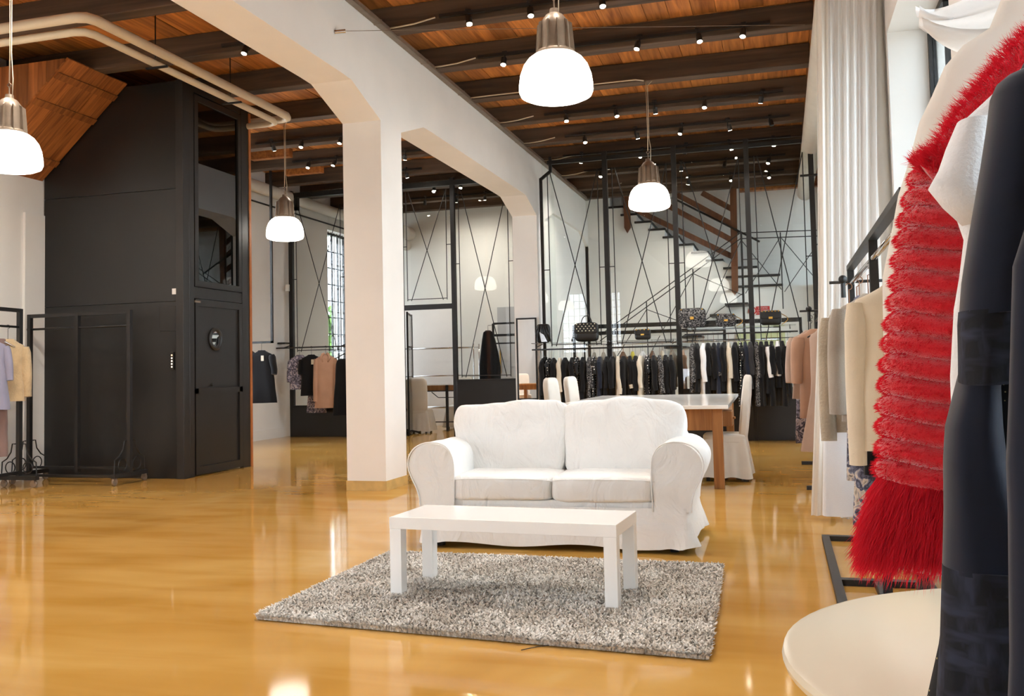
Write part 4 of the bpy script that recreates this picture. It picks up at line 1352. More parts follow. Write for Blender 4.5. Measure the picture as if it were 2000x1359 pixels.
def garment(label, loc, rz, mat, sh=.20, th=.05, L=.80, hem=.23, waist=None, sleeve=.0, sl_ang=.16, sr=.055, sl_mat=None, cuff=None, collar=None, hem_mat=None,
            hang='grey', group=None, cat='garment', name='hanging_garment', fold=.10, seed=None, neck=.065, sides=(-1, 1), tagc=None, strap=False):
    seed = rnd.random() * 40 if seed is None else seed
    t = thing(name, label, cat, loc, rz, group)
    link('hanger', HG[hang], t)
    waist = waist or (sh + hem) / 2 * .93
    zt = -.15
    lv = [(zt, -neck, neck, .022), (zt - .018, -neck * 1.3, neck * 1.3, .028), (zt - .045, -sh * .62, sh * .62, th * .75), (zt - .075, -sh * .92, sh * .92, th * .9), (zt - .11, -sh, sh, th), (zt - .2, -sh * 1.0, sh * 1.0, th * 1.05)]
    if strap:
        lv = [(zt - .10, -sh * .55, sh * .55, th * .4), (zt - .13, -sh * .85, sh * .85, th * .8), (zt - .2, -sh, sh, th)]
        for s in (-1, 1):
            MB().tube([(s * .10, 0, zt - .02), (s * .12, 0, zt - .12)], .006, 6).build('strap', mat, t)
    nb = 9
    z0 = lv[-1][0]
    zb = zt - .08 - L
    for j in range(1, nb + 1):
        f = j / nb
        z = z0 + (zb - z0) * f
        if f < .4:
            w = sh + (waist - sh) * (f / .4)
        else:
            g = (f - .4) / .6
            w = waist + (hem - waist) * g
        lv.append((z, -w, w, th * (1 + .25 * f)))
    if hem_mat is None:
        shell(lv, 26, 2.5, fold, 6, seed).build('body', mat, t, True, 70)
    else:
        cut = len(lv) - 4
        shell(lv[:cut + 1], 26, 2.5, fold, 6, seed).build('body', mat, t, True, 70)
        shell(lv[cut:], 26, 2.5, fold, 6, seed).build('hem_panel', hem_mat, t, True, 70)
    if collar is not None:
        m = MB()
        for s in (-1, 1):
            m.tube([(s * .02, -.03, zt + .02), (s * .06, -.035, zt - .0), (s * .085, -th * .9, zt - .07), (s * .05, -th * 1.12, zt - .16)], [.02, .026, .028, .012], 8)
        m.build('collar', collar, t, True)
    if sleeve > 0:
        for s in sides:
            pts, rs = [], []
            n = 8
            for j in range(n + 1):
                f = j / n
                x = s * (sh * .93 + math.sin(sl_ang) * sleeve * f * (1 - .45 * f))
                z = zt - .095 - sleeve * f * math.cos(sl_ang * (1 - f))
                y = -.012 - .02 * f + .008 * math.sin(f * 9 + seed)
                pts.append((x, y, z))
                rs.append(sr * (1.0 - .25 * f) * (.75 if j == 0 else 1))
            so = MB().tube(pts, rs, 12).build('sleeve', sl_mat or mat, t, True, 70)
            if cuff is not None:
                e = Vector(pts[-1])
                d = (e - Vector(pts[-2])).normalized()
                MB().tube([e - d * .06, e + d * .006], rs[-1] * 1.06, 12).build('cuff', cuff, so, True, 70)
    if tagc is not None:
        MB().box(.02, -th - .016, zt - .2, .075, -th - .012, zt - .10).build('price_tag', tagc, t, label='pale swing tag')
    return t

# ---- long rails in front of the right partition
def wall_rail(label, x0, x1, y, z, shelf_z, yw):
    t = thing('clothes_rail', label, 'clothes rail', (0, 0, 0))
    MB().tube([(x0, y, z), (x1, y, z)], .014, 10).build('rail', M['black'], t, True)
    for x in (x0 + .1, (x0 + x1) / 2 + .05, x1 - .12):
        MB().tube([(x, y, z), (x, yw, z)], .011, 6).build('bracket', M['black'], t)
        MB().tube([(x, y, z + .05), (x, yw, shelf_z - .01)], .008, 6).build('brace', M['black'], t)
    MB().box(x0 + .03, y - .16, shelf_z - .012, x1 - .03, yw - .06, shelf_z).build('glass_shelf', M['glass'], t)
    return t
RY = 15.92
wall_rail('lower black clothes rail with glass shelf left of the middle partition post', -4.22, -1.66, RY, 1.62, 1.735, YR)
wall_rail('higher black clothes rail with glass shelf right of the middle partition post', -1.55, .28, RY, 1.80, 1.912, YR)

K = dict(b=('plain black', 'black_fab'), p=('black and white polka dot', 'polka'), c=('cream white', 'ivory_fab'), w=('bright white', 'white_fab'), t=('black and white tweed', 'tweed'), g=('charcoal grey', 'charcoal'), n=('navy black', 'navy'))
def edge_row(seq, x0, x1, z, place):
    n = len(seq)
    for i, code in enumerate(seq):
        kind, extra = code[0], code[1:]
        word, mk = K[kind]
        mat = M[mk]
        x = x0 + (x1 - x0) * i / (n - 1) + rnd.uniform(-.012, .012)
        kw = {}
        desc = word + ' garment'
        if 'l' in extra:
            kw['L'] = .98
        if 'f' in extra:
            desc = word + ' coat with fluffy collar'
            kw['collar'] = M['black_fab']
            kw['L'] = .85
        if 'u' in extra:
            desc = word + ' jacket with cream cuff'
            kw['cuff'] = M['ivory_fab']
        if 'x' in extra:
            desc = word + ' jacket with tweed cuff'
            kw['cuff'] = M['tweed']
        if 'o' in extra:
            desc = word + ' white sleeved dress'
            kw['sl_mat'] = M['white_fab']
        if 'k' in extra:
            kw['sl_mat'] = M['black_fab']
            kw['hem_mat'] = M['black_fab']
            desc = word + ' top over black'
        lab = '%s, %s from left on the %s' % (desc, ORD[i], place)
        kw.setdefault('L', rnd.uniform(.68, .80))
        sl = rnd.choice([.45, .5, .55]) if kind != 'p' else .2
        garment(lab, (x, RY, z), PI / 2 + rnd.uniform(-.12, .12), mat, sh=rnd.uniform(.185, .215), th=rnd.uniform(.036, .05), hem=rnd.uniform(.19, .25), sleeve=sl, sl_ang=rnd.uniform(.02, .12), sr=rnd.uniform(.045, .056),
                hang=rnd.choice(['grey', 'grey', 'dark', 'wood']), group='clothes on the back rails', fold=.16, **kw)
edge_row(['bf', 'pl', 'b', 'c', 'b', 'b', 'p', 'b', 't', 'pl', 'n', 'b', 'b', 'c', 'b', 'bu', 'b', 'c', 'p', 'b', 't', 'b', 'b'], -4.02, -1.78, 1.62, 'lower back rail')
edge_row(['t', 'b', 'w', 'b', 'b', 'nx', 'b', 'c', 'b', 'pl', 'nl', 'g', 'tl', 'bl', 'bo', 'bl', 'wk', 'bl', 'wk'], -1.42, .12, 1.80, 'higher back rail')
# second rail behind the glass, brighter clothes
t = thing('clothes_rail', 'clothes rail standing behind the glass partition', 'clothes rail', (-1.6, 17.5, 0))
MB().tube([(-2.0, 0, 1.72), (1.6, 0, 1.72)], .014, 8).build('rail', M['chrome'], t, True)
for x in (-2.0, 1.6):
    MB().tube([(x, 0, 0), (x, 0, 1.95)], .016, 8).build('upright', M['black'], t)
    MB().box(x - .02, -.28, 0, x + .02, .28, .04).build('foot', M['black'], t)
MB().tube([(-2.0, 0, 1.95), (1.6, 0, 1.95)], .02, 8).build('top_bar', M['black'], t)
cols2 = ['taupe_fab', 'grey_knit', 'taupe_fab', 'brown_fab', 'yellow_fab', 'white_fab', 'brown_fab', 'ivory_fab', 'taupe_fab', 'peach', 'brown_fab', 'white_fab', 'yellow_fab', 'brown_fab', 'peach', 'white_fab', 'brown_fab', 'yellow_fab']
cw = dict(taupe_fab='taupe', grey_knit='pale grey', brown_fab='brown', yellow_fab='yellow', white_fab='white', ivory_fab='ivory', peach='peach')
for i, c in enumerate(cols2):
    garment('%s garment behind the glass, %s from the left on the rear rail' % (cw[c], ORD[i]), (-3.42 + 3.15 * i / 17, 17.5, 1.72), PI / 2 + rnd.uniform(-.15, .15), M[c], sh=.2, th=.045, L=rnd.uniform(.6, .8), hem=.22, sleeve=.4, sl_ang=.05,
            hang=rnd.choice(['wood', 'grey']), group='clothes behind the glass', fold=.15)
# horizontal dark handrails behind the glass
o = MB().box(-4.0, 18.3, 2.06, .4, 18.36, 2.14).box(-4.0, 18.3, 1.93, -1.0, 18.35, 1.965).box(-4.0, 18.3, 0, -3.95, 18.36, 2.14).box(.35, 18.3, 0, .4, 18.36, 2.14).box(-1.05, 18.3, 0, -1.0, 18.36, 2.06).build('barrier_rail', M['black'])
tag(o, 'dark horizontal barrier rail behind the glass partition', 'railing')
t = thing('white_strip', 'white strip fixed under the dark barrier rail', 'lamp', (-2.0, 18.325, 1.88))
MB().box(-.75, -.03, 0, .75, .03, .05).build('casing', M['white_lacquer'], t)  # plain white box below the rail

# ---- bags on the glass shelves
def bag(label, x, y, z, w, h, d, mat, flap=None, studs=0, chain=False, handle=False, fringe=False, gold=0, slant=0.0):
    t = thing('handbag', label, 'handbag', (x, y, z), slant, 'handbags on the glass shelf')
    b = cushion(w, d, h, 8, 5, .08, .006, rnd.random() * 30)
    b.xf(Matrix.Translation((0, 0, h / 2)))
    b.build('body', mat, t, True)
    if flap is not None:
        f = cushion(w * 1.0, d * .35, h * .55, 8, 6, .05, .003, 2)
        f.xf(Matrix.Translation((0, -d * .42, h * .68)))
        fo = f.build('flap', flap, t, True)
        r = .0105
        for k in range(studs):
            for j in range(6 if k % 2 == 0 else 5):
                px = (-w / 2 + .05) + (w - .1) * (j + (0 if k % 2 == 0 else .5)) / 5
                pz = h * .90 - k * h * .115
                MB().lathe([(r, 0), (r * .7, -r * .7), (0, -r)], (px, -d * .60, pz), 8, 'y').build('stud', M['pearl'], fo, True)
    if gold:
        for k in range(gold):
            px = -w * .38 + w * .76 * k / max(1, gold - 1)
            MB().lathe([(.014, 0), (.01, -.01), (0, -.014)], (px, -d * .56, h * .92), 8, 'y').build('gold_stud', M['gold'], t, True)
        MB().box(-.03, -d * .63, h * .42, .03, -d * .52, h * .56).build('clasp', M['gold'], t)
    if handle:
        pts = [(w * .22 * math.cos(a), 0, h * .95 + .13 * math.sin(a)) for a in [PI * k / 10 for k in range(11)]]
        MB().tube(pts, .008, 6).build('handle', M['leather'], t, True)
        MB().tube([(-w * .5, -d * .3, h * .6), (-w * .56, -d * .35, h * .3), (-w * .6, -d * .35, .06)], .005, 6).lathe([(0, .0), (.016, .02), (.018, .04), (0, .07)], (-w * .6, -d * .35, 0), 10).build('charm', M['leather'], t, True)
    if chain:
        pts = []
        for k in range(15):
            f = k / 14
            pts.append((w * .5 + .10 * math.sin(f * PI), -d * .3, h * .7 * (1 - f) + .01))
        for k in range(14):
            MB().tube([pts[k], pts[k + 1]], .006, 5).build('chain_link', M['gold'], t)
    if fringe:
        for k in range(14):
            a = rnd.uniform(0, 2 * PI)
            MB().tube([(w * .3 * math.cos(a), -d * .5 + .05 * math.sin(a), h * .9), (w * .5 * math.cos(a), -d * .62, h * .5), (w * .55 * math.cos(a) + .02, -d * .6, rnd.uniform(.0, .08))], [.012, .014, .006], 6).build('fringe', M['leather'], t, True)
        MB().prism([(-.02, .02), (.09, .02), (.03, .14), (-.05, .2)], -d * .74, -d * .70, 'y').build('shine_panel', M['chrome'], t)
    return t
SY = 15.98
bag('black fringed bow bag at the far left end of the shelf', -4.02, SY, 1.735, .24, .34, .12, M['leather'], fringe=True)
bag('black handbag with a pearl studded flap and top handle', -3.24, SY, 1.735, .42, .34, .16, M['leather'], M['leather'], 4, handle=True)
bag('small black handbag with gold trim on the lower shelf', -2.26, SY, 1.735, .27, .19, .13, M['leather'], M['leather'], 0, gold=4)
bag('large flat black and white tweed bag on the higher shelf', -1.42, SY, 1.912, .46, .34, .10, M['tweed'], None, 0, gold=2)
bag('small grey tweed shoulder bag with chain on the higher shelf', -.86, SY, 1.912, .33, .22, .13, M['tweed'], M['tweed'], 0, chain=True, gold=2)
bag('black bag with gold studs and hanging chain on the higher shelf', -.14, SY, 1.912, .34, .25, .14, M['leather'], M['leather'], 0, chain=True, gold=6)

# ---- suspended rail by the far left wall
t = thing('suspended_rail', 'black rail hanging from the ceiling by the left wall', 'clothes rail', (0, 0, 0))
MB().box(-9.15, 15.48, 1.88, -9.11, 15.52, 5.13).build('drop_rod', M['black'], t)
MB().box(-9.9, 15.48, 1.88, -9.86, 15.52, 5.13).build('drop_rod', M['black'], t)
MB().box(-9.9, 15.48, 1.88, -9.11, 15.52, 1.92).build('rail', M['black'], t)
garment('short black top at the left of the suspended rail', (-9.62, 15.5, 1.90), .1, M['black_fab'], sh=.21, th=.05, L=.72, hem=.24, sleeve=.35, hang='dark', group='black clothes on the suspended rail', hem_mat=M['lace'])
garment('longer black dress with short sleeves on the suspended rail', (-9.33, 15.46, 1.90), .05, M['black_fab'], sh=.22, th=.05, L=.90, hem=.30, sleeve=.36, hang='dark', group='black clothes on the suspended rail', sl_ang=.35, sr=.07, tagc=M['ivory_fab'])
# ---- rail in front of the left partition
t = thing('clothes_rail', 'black clothes rail fixed across the left glass partition', 'clothes rail', (0, 0, 0))
MB().tube([(-9.95, 17.05, 1.83), (-7.6, 17.05, 1.83)], .014, 8).build('rail', M['black'], t, True)
for x in (-9.78, -8.5):
    MB().tube([(x, 17.05, 1.83), (x, 17.38, 1.90)], .012, 6).build('bracket', M['black'], t)
MB().box(-9.95, 17.1, 1.92, -9.78, 17.36, 1.95).build('shelf_bracket', M['black'], t)
grp = 'clothes on the left partition rail'
garment('pale floral blouse at the left of the partition rail', (-9.42, 17.05, 1.83), .5, M['floral2'], sh=.19, th=.05, L=.62, hem=.2, sleeve=.45, hang='dark', group=grp)
garment('black high necked dress with a pale swing tag', (-9.14, 17.03, 1.83), .15, M['black_fab'], sh=.22, th=.06, L=.75, hem=.23, sleeve=.3, hang='dark', group=grp, tagc=M['cream_fab'])
garment('lilac and black floral skirt hanging below the black dress', (-9.12, 17.18, 1.55), .1, M['floral2'], sh=.15, th=.04, L=.82, hem=.22, hang='dark', group=grp, cat='skirt')
garment('long peach coat with a brooch on the partition rail', (-8.82, 17.03, 1.83), .35, M['peach'], sh=.2, th=.07, L=1.0, hem=.23, sleeve=.85, sl_ang=.06, hang='dark', group=grp, collar=M['peach'])
garment('black strapped dress at the right of the partition rail', (-8.42, 17.05, 1.83), .3, M['black_fab'], sh=.17, th=.06, L=1.15, hem=.24, hang='dark', group=grp, strap=True)
garment('black dress beside the white column on the partition rail', (-8.1, 17.05, 1.83), .3, M['black_fab'], sh=.2, th=.06, L=1.05, hem=.24, sleeve=.3, hang='dark', group=grp)
# garment bag and rack in the back room
t = thing('garment_rack', 'black garment rack in the back room beside the grey door', 'clothes rack', (-5.5, 18.6, 0))
for x in (-.26, .95):
    MB().box(x - .02, -.02, 0, x + .02, .02, 2.25).build('upright', M['black'], t)
    MB().box(x - .02, -.3, 0, x + .02, .3, .04).build('foot', M['black'], t)
MB().box(-.26, -.02, 2.23, .95, .02, 2.27).build('top_bar', M['black'], t)
MB().box(-.26, -.02, 1.98, .95, .02, 2.03).build('hanging_bar', M['black'], t)
MB().box(-.26, -.02, 1.82, .95, .02, 1.85).build('hanging_bar', M['black'], t)
t = thing('garment_bag', 'tall black garment bag hanging behind the sill panel', 'garment bag', (-5.78, 18.3, 0), .2)
shell([(2.1, -.05, .05, .03), (2.06, -.1, .1, .05), (1.9, -.13, .15, .08), (1.6, -.17, .21, .11), (1.35, -.2, .25, .12), (1.15, -.2, .25, .12), (.85, -.18, .22, .11)], 26, 2.3, .05, 5, 3).build('bag_body', M['black_fab'], t, True, 70)
MB().tube([(0, 0, 2.09), (0, 0, 2.2), (.3, .3, 2.25)], .005, 6).build('hook', M['black'], t)

# ---- rolling racks at the left
def rolling_rack(label, x0, x1, y, ztop, zbar, extra=None):
    t = thing('rolling_rack', label, 'clothes rack', (0, 0, 0))
    for x in (x0, x1) + ((extra,) if extra else ()):
        MB().box(x - .025, y - .025, .13, x + .025, y + .025, ztop).build('upright', M['black'], t)
    MB().box(x0, y - .022, ztop - .045, x1, y + .022, ztop).build('top_bar', M['black'], t)
    MB().tube([(x0, y, zbar), (x1, y, zbar)], .014, 8).build('hanging_bar', M['black'], t, True)
    for x in (x0, x1):
        MB().lathe([(0, -.03), (.026, -.03), (.026, .03), (0, .03)], (x, y, zbar), 12, 'x').build('bar_socket', M['black'], t)
        MB().box(x - .03, y - .3, .09, x + .03, y + .3, .14).build('base_bar', M['black'], t)
        for s in (-1, 1):
            # scroll brace: stepped outline with ring
            m = MB().tube([(x, y + s * .06, .52), (x, y + s * .10, .52), (x, y + s * .12, .42), (x, y + s * .19, .34), (x, y + s * .27, .30), (x, y + s * .28, .14)], .008, 6)
            pts = [(x, y + s * .13 + .075 * math.cos(a), .235 + .075 * math.sin(a)) for a in [2 * PI * k / 16 for k in range(17)]]
            m.tube(pts, .007, 6, False)
            m.build('scroll_brace', M['black'], t)
            w = MB().lathe([(.0, -.014), (.042, -.014), (.045, -.008), (.045, .008), (.042, .014), (0, .014)], (x, y + s * .27, .045), 18, 'x')
            w.box(x - .022, y + s * .27 - .02, .05, x + .022, y + s * .27 + .02, .092)
            w.build('caster', M['castgrey'], t, True, 40)
    MB().box(x0, y - .02, .17, x1, y + .02, .20).build('lower_bar', M['black'], t)
    MB().box(x0, y - .28, .10, x1, y - .24, .13).build('lower_bar', M['black'], t)
    return t
rolling_rack('empty black rolling rack with scroll braces in front of the lift', -9.20, -7.70, 9.72, 2.12, 1.93, -8.47)
t2 = thing('rolling_rack', 'black rolling rack at the left edge holding pale clothes', 'clothes rack', (0, 0, 0))
for (x, y) in ((-8.86, 9.2), (-8.66, 7.5)):
    MB().box(x - .025, y - .025, .13, x + .025, y + .025, 2.15).build('upright', M['black'], t2)
    MB().box(x - .27, y - .03, .09, x + .27, y + .03, .14).build('base_bar', M['black'], t2)
    for s in (-1, 1):
        m = MB().tube([(x + s * .05, y, .52), (x + s * .10, y, .52), (x + s * .12, y, .42), (x + s * .18, y, .34), (x + s * .25, y, .30), (x + s * .26, y, .14)], .008, 6)
        m.tube([(x + s * .13 + .07 * math.cos(a), y, .235 + .07 * math.sin(a)) for a in [2 * PI * k / 16 for k in range(17)]], .007, 6, False)
        m.build('scroll_brace', M['black'], t2)
        MB().lathe([(.0, -.014), (.042, -.014), (.045, -.008), (.045, .008), (.042, .014), (0, .014)], (x + s * .22, y, .045), 18, 'y').box(x + s * .22 - .02, y - .02, .05, x + s * .22 + .02, y + .02, .092).build('caster', M['castgrey'], t2, True, 40)
MB().beam((-8.86, 9.2, 2.13), (-8.66, 7.5, 2.13), .045).build('top_bar', M['black'], t2)
MB().tube([(-8.86, 9.2, 1.93), (-8.66, 7.5, 1.93)], .014, 8).build('hanging_bar', M['black'], t2, True)
MB().beam((-8.86, 9.2, .18), (-8.66, 7.5, .18), .035).build('lower_bar', M['black'], t2)
gl = 'clothes on the left rolling rack'
garment('shaggy beige jacket at the end of the left rolling rack', (-8.84, 9.0, 1.93), PI / 2 - .5, M['boucle'], sh=.19, th=.08, L=.66, hem=.2, sleeve=.6, sl_ang=.08, sr=.075, hang='dark', group=gl)
garment('long mauve brown trousers behind the beige jacket', (-8.82, 8.84, 1.93), PI / 2 - .4, M['mauve'], sh=.10, th=.05, L=1.3, hem=.11, hang='chrome', group=gl)
garment('lilac grey blouse cut by the left edge of the picture', (-8.80, 8.66, 1.93), PI / 2 - .6, M['lilac'], sh=.2, th=.07, L=.75, hem=.25, sleeve=.4, sl_ang=.2, hang='dark', group=gl)

# ---- right rack along the windows (rail along Y)
t = thing('garment_rack', 'long black floor rack along the window wall', 'clothes rack', (0, 0, 0))
for y in (7.1, 5.4, 4.0):
    MB().box(.48, y - .022, .03, .525, y + .022, 1.95).build('upright', M['black'], t)
MB().box(.478, 3.98, 1.93, .527, 7.12, 1.965).build('top_bar', M['black'], t)
MB().tube([(.5, 3.98, 1.83), (.5, 7.12, 1.83)], .016, 10).build('hanging_bar', M['chrome'], t, True)
for x in (.235, .72):
    MB().box(x, 3.95, 0, x + .05, 7.15, .035).build('base_bar', M['black'], t)
for y in (7.12, 5.72, 4.0):
    MB().box(.285, y - .03, 0, .72, y + .03, .035).build('cross_bar', M['black'], t)
MB().box(.46, 4.0, 0, .51, 5.69, .033).build('base_bar', M['black'], t)
gr = 'clothes on the window rack'
garment('cream long sleeved knit sweater, nearest on the window rack', (.60, 5.35, 1.83), .05, M['cream_fab'], sh=.22, th=.07, L=.80, hem=.24, sleeve=.86, sl_ang=.05, sr=.06, hang='wood', group=gr)
garment('blue grey floral skirt below the cream sweater', (.545, 5.6, 1.45), .05, M['floral'], sh=.16, th=.05, L=.86, hem=.20, hang='wood', group=gr, cat='skirt')
garment('black top between the cream sweater and the floral skirt', (.62, 5.5, 1.60), 0, M['black_fab'], sh=.19, th=.05, L=.72, hem=.2, hang='dark', group=gr)
garment('grey marl sweatshirt behind the cream sweater', (.55, 5.95, 1.83), .08, M['grey_knit'], sh=.21, th=.07, L=.68, hem=.215, sleeve=.62, sl_ang=.12, sr=.07, hang='wood', group=gr)
garment('floral scarf dress behind the grey sweatshirt', (.53, 6.1, 1.83), 0, M['floral'], sh=.15, th=.05, L=1.05, hem=.17, hang='wood', group=gr)
garment('oatmeal cable knit sweater on the window rack', (.50, 6.35, 1.80), .1, M['cable'], sh=.21, th=.07, L=.74, hem=.21, sleeve=.78, sl_ang=.08, sr=.065, hang='wood', group=gr)
garment('lilac grey cardigan behind the cable knit', (.50, 6.6, 1.80), .1, M['lilac'], sh=.2, th=.05, L=.70, hem=.22, sleeve=.75, sl_ang=.08, sr=.055, hang='wood', group=gr)
garment('white long dress behind the cable knit', (.47, 6.85, 1.80), .1, M['white_fab'], sh=.19, th=.05, L=1.35, hem=.24, hang='wood', group=gr)
# knob-ended hanging arms
def arm(label, y, x0, z):
    t = thing('wall_hook', label, 'wall hook', (0, 0, 0))
    MB().tube([(x0, y, z), (XR, y, z)], .012, 8).build('bar', M['black'], t, True)
    MB().lathe([(0, -.03), (.028, -.022), (.034, 0), (.028, .022), (0, .03)], (x0 + .10, y - .012, z + .02), 16, 'y').build('knob', M['black'], t, True)
    MB().tube([(x0 + .10, y - .01, z), (x0 + .10, y - .01, z - .12)], .018, 8).build('bracket', M['black'], t)
arm('black hanging arm with round knob by the white curtain', 7.6, .38, 1.89)
arm('farther black hanging arm with round knob above the pink coat', 11.0, .22, 1.86)
t = thing('garment_rack', 'low black rack under the pink coats by the right wall', 'clothes rack', (0, 0, 0))
MB().tube([(.44, 9.9, 1.80), (.44, 12.4, 1.80)], .014, 8).build('hanging_bar', M['black'], t, True)
for y in (9.92, 12.38):
    MB().box(.42, y - .02, 0, .46, y + .02, 1.85).build('upright', M['black'], t)
    MB().box(.2, y - .025, 0, .7, y + .025, .04).build('foot', M['black'], t)
gp = 'clothes below the farther arm'
garment('dusty pink sleeveless dress, nearest by the right wall', (.47, 10.55, 1.80), .05, M['pink'], sh=.17, th=.07, L=1.24, hem=.31, waist=.17, hang='dark', group=gp, strap=False)
garment('beige brown jacket behind the pink dress', (.38, 10.85, 1.80), .1, M['peach'], sh=.2, th=.06, L=.9, hem=.2, sleeve=.5, sl_ang=.15, sr=.08, hang='dark', group=gp)
garment('pale peach cape jacket by the right wall', (.34, 11.15, 1.80), .1, M['pink'], sh=.2, th=.06, L=.7, hem=.24, sleeve=.5, sl_ang=.22, sr=.08, hang='dark', group=gp)
garment('grey floral dress at the far end by the right wall', (.34, 11.4, 1.76), .1, M['floral2'], sh=.18, th=.05, L=1.18, hem=.21, hang='dark', group=gp)
# ------------------------------------------------------------------ curtain by the window
def curtain():
    t = thing('window_curtain', 'tall white voile curtain hanging beside the window to the floor', 'curtain', (0, 0, 0))
    def lx(z):
        return .19 + .125 * min(1, z / 1.73) + .085 * max(0, (z - 1.73) / 2.55)
    def rx(z):
        return .52 + .14 * min(1, z / 2.1) + .06 * max(0, (z - 2.1) / 1.7)
    def fn(u, v):
        z = .03 + 4.75 * v + (.05 * math.sin(u * 5) * (1 - v) ** 6)
        a, b = lx(z), rx(z)
        x = a + (b - a) * u
        y = 8.12 + .04 * math.sin(u * 34 + .5 * math.sin(v * 3)) * (.6 + .4 * (1 - v)) + .012 * math.sin(u * 15 + 1)
        return (x, y, z)
    MB().grid(fn, 120, 24).build('voile', M['curtain'], t, True)
    def fn2(u, v):
        z = .03 + 4.75 * v
        x = lx(z) - .005 + .09 * u
        return (x, 8.05 + .02 * math.sin(u * 9 + v), z)
    MB().grid(fn2, 14, 20).build('edge_panel', M['curtain_lining'], t, True)
    def fn3(u, v):
        z = .03 + 4.75 * v
        return (rx(z) + .13 * u, 8.14 + .035 * math.sin(u * 11 + 1), z)
    MB().grid(fn3, 20, 20).build('side_panel', M['curtain'], t, True)
    MB().tube([(.2, 8.12, 4.8), (XR, 8.12, 4.8)], .015, 8).build('curtain_rod', M['castgrey'], t)
curtain()
o = MB().tube([(.875, 8.22, 0), (.875, 8.22, 5.1)], .05, 16).build('down_pipe', M['duct'], None, True, 40)
tag(o, 'white upright pipe between the curtain and the window', 'pipe')

HGS = hanger_mesh(M['dark'], .07)
# ------------------------------------------------------------------ near rack with the red fur
t = thing('garment_rack', 'black garment rack at the right edge holding the red fur vest', 'clothes rack', (0, 0, 0))
MB().box(.48, 2.46, 0, .52, 2.50, 2.35).build('upright', M['black'], t)
MB().box(.48, .52, 0, .52, .56, 2.35).build('upright', M['black'], t)
MB().tube([(.5, .54, 1.80), (.5, 2.48, 1.80)], .016, 10).build('hanging_bar', M['chrome'], t, True)
MB().box(.48, .52, 2.31, .52, 2.5, 2.35).build('top_bar', M['black'], t)
for y in (.54, 2.48):
    MB().box(.25, y - .02, 0, .75, y + .02, .03).build('foot', M['black'], t)

def interp(tab, z):
    tab = sorted(tab)
    if z <= tab[0][0]:
        return tab[0][1]
    for (a, b), (c, d) in zip(tab, tab[1:]):
        if z <= c:
            return b + (d - b) * (z - a) / (c - a)
    return tab[-1][1]

RED = [(1.697, .346), (1.643, .298), (1.602, .262), (1.581, .248), (1.564, .234), (1.555, .206), (1.545, .19), (1.527, .181), (1.497, .173), (1.46, .164), (1.408, .155), (1.364, .148), (1.319, .141), (1.275, .135),
       (1.23, .129), (1.186, .125), (1.142, .122), (1.105, .117), (1.083, .11), (1.053, .098), (1.016, .091), (.994, .094), (.973, .113), (.955, .15)]
def strands(pts, dirs, lens, w, mat, name, parent, rg, curl=.3, gravity=.0):
    """thin two-segment fur blades"""
    N = len(pts)
    d = dirs / np.linalg.norm(dirs, axis=1)[:, None]
    j = rg.normal(0, curl, (N, 3))
    d1 = d + j * .5
    d1 /= np.linalg.norm(d1, axis=1)[:, None]
    d2 = d1 + j * .6 + np.array([0, 0, -gravity])
    d2 /= np.linalg.norm(d2, axis=1)[:, None]
    mid = pts + d1 * (lens * .5)[:, None]
    tip = mid + d2 * (lens * .5)[:, None]
    s = np.cross(d1, rg.normal(0, 1, (N, 3)))
    s = s / np.linalg.norm(s, axis=1)[:, None] * (w[:, None] if hasattr(w, 'shape') else w)
    V = np.stack([pts - s, pts + s, mid - s * .7, mid + s * .7, tip], 1).reshape(-1, 3)
    b = np.arange(N)[:, None] * 5
    Fc = np.concatenate([b + np.array([0, 1, 3]), b + np.array([0, 3, 2]), b + np.array([2, 3, 4])])
    o = np_mesh(name, V, Fc, mat, parent)
    o['kind'] = 'stuff'
    return o

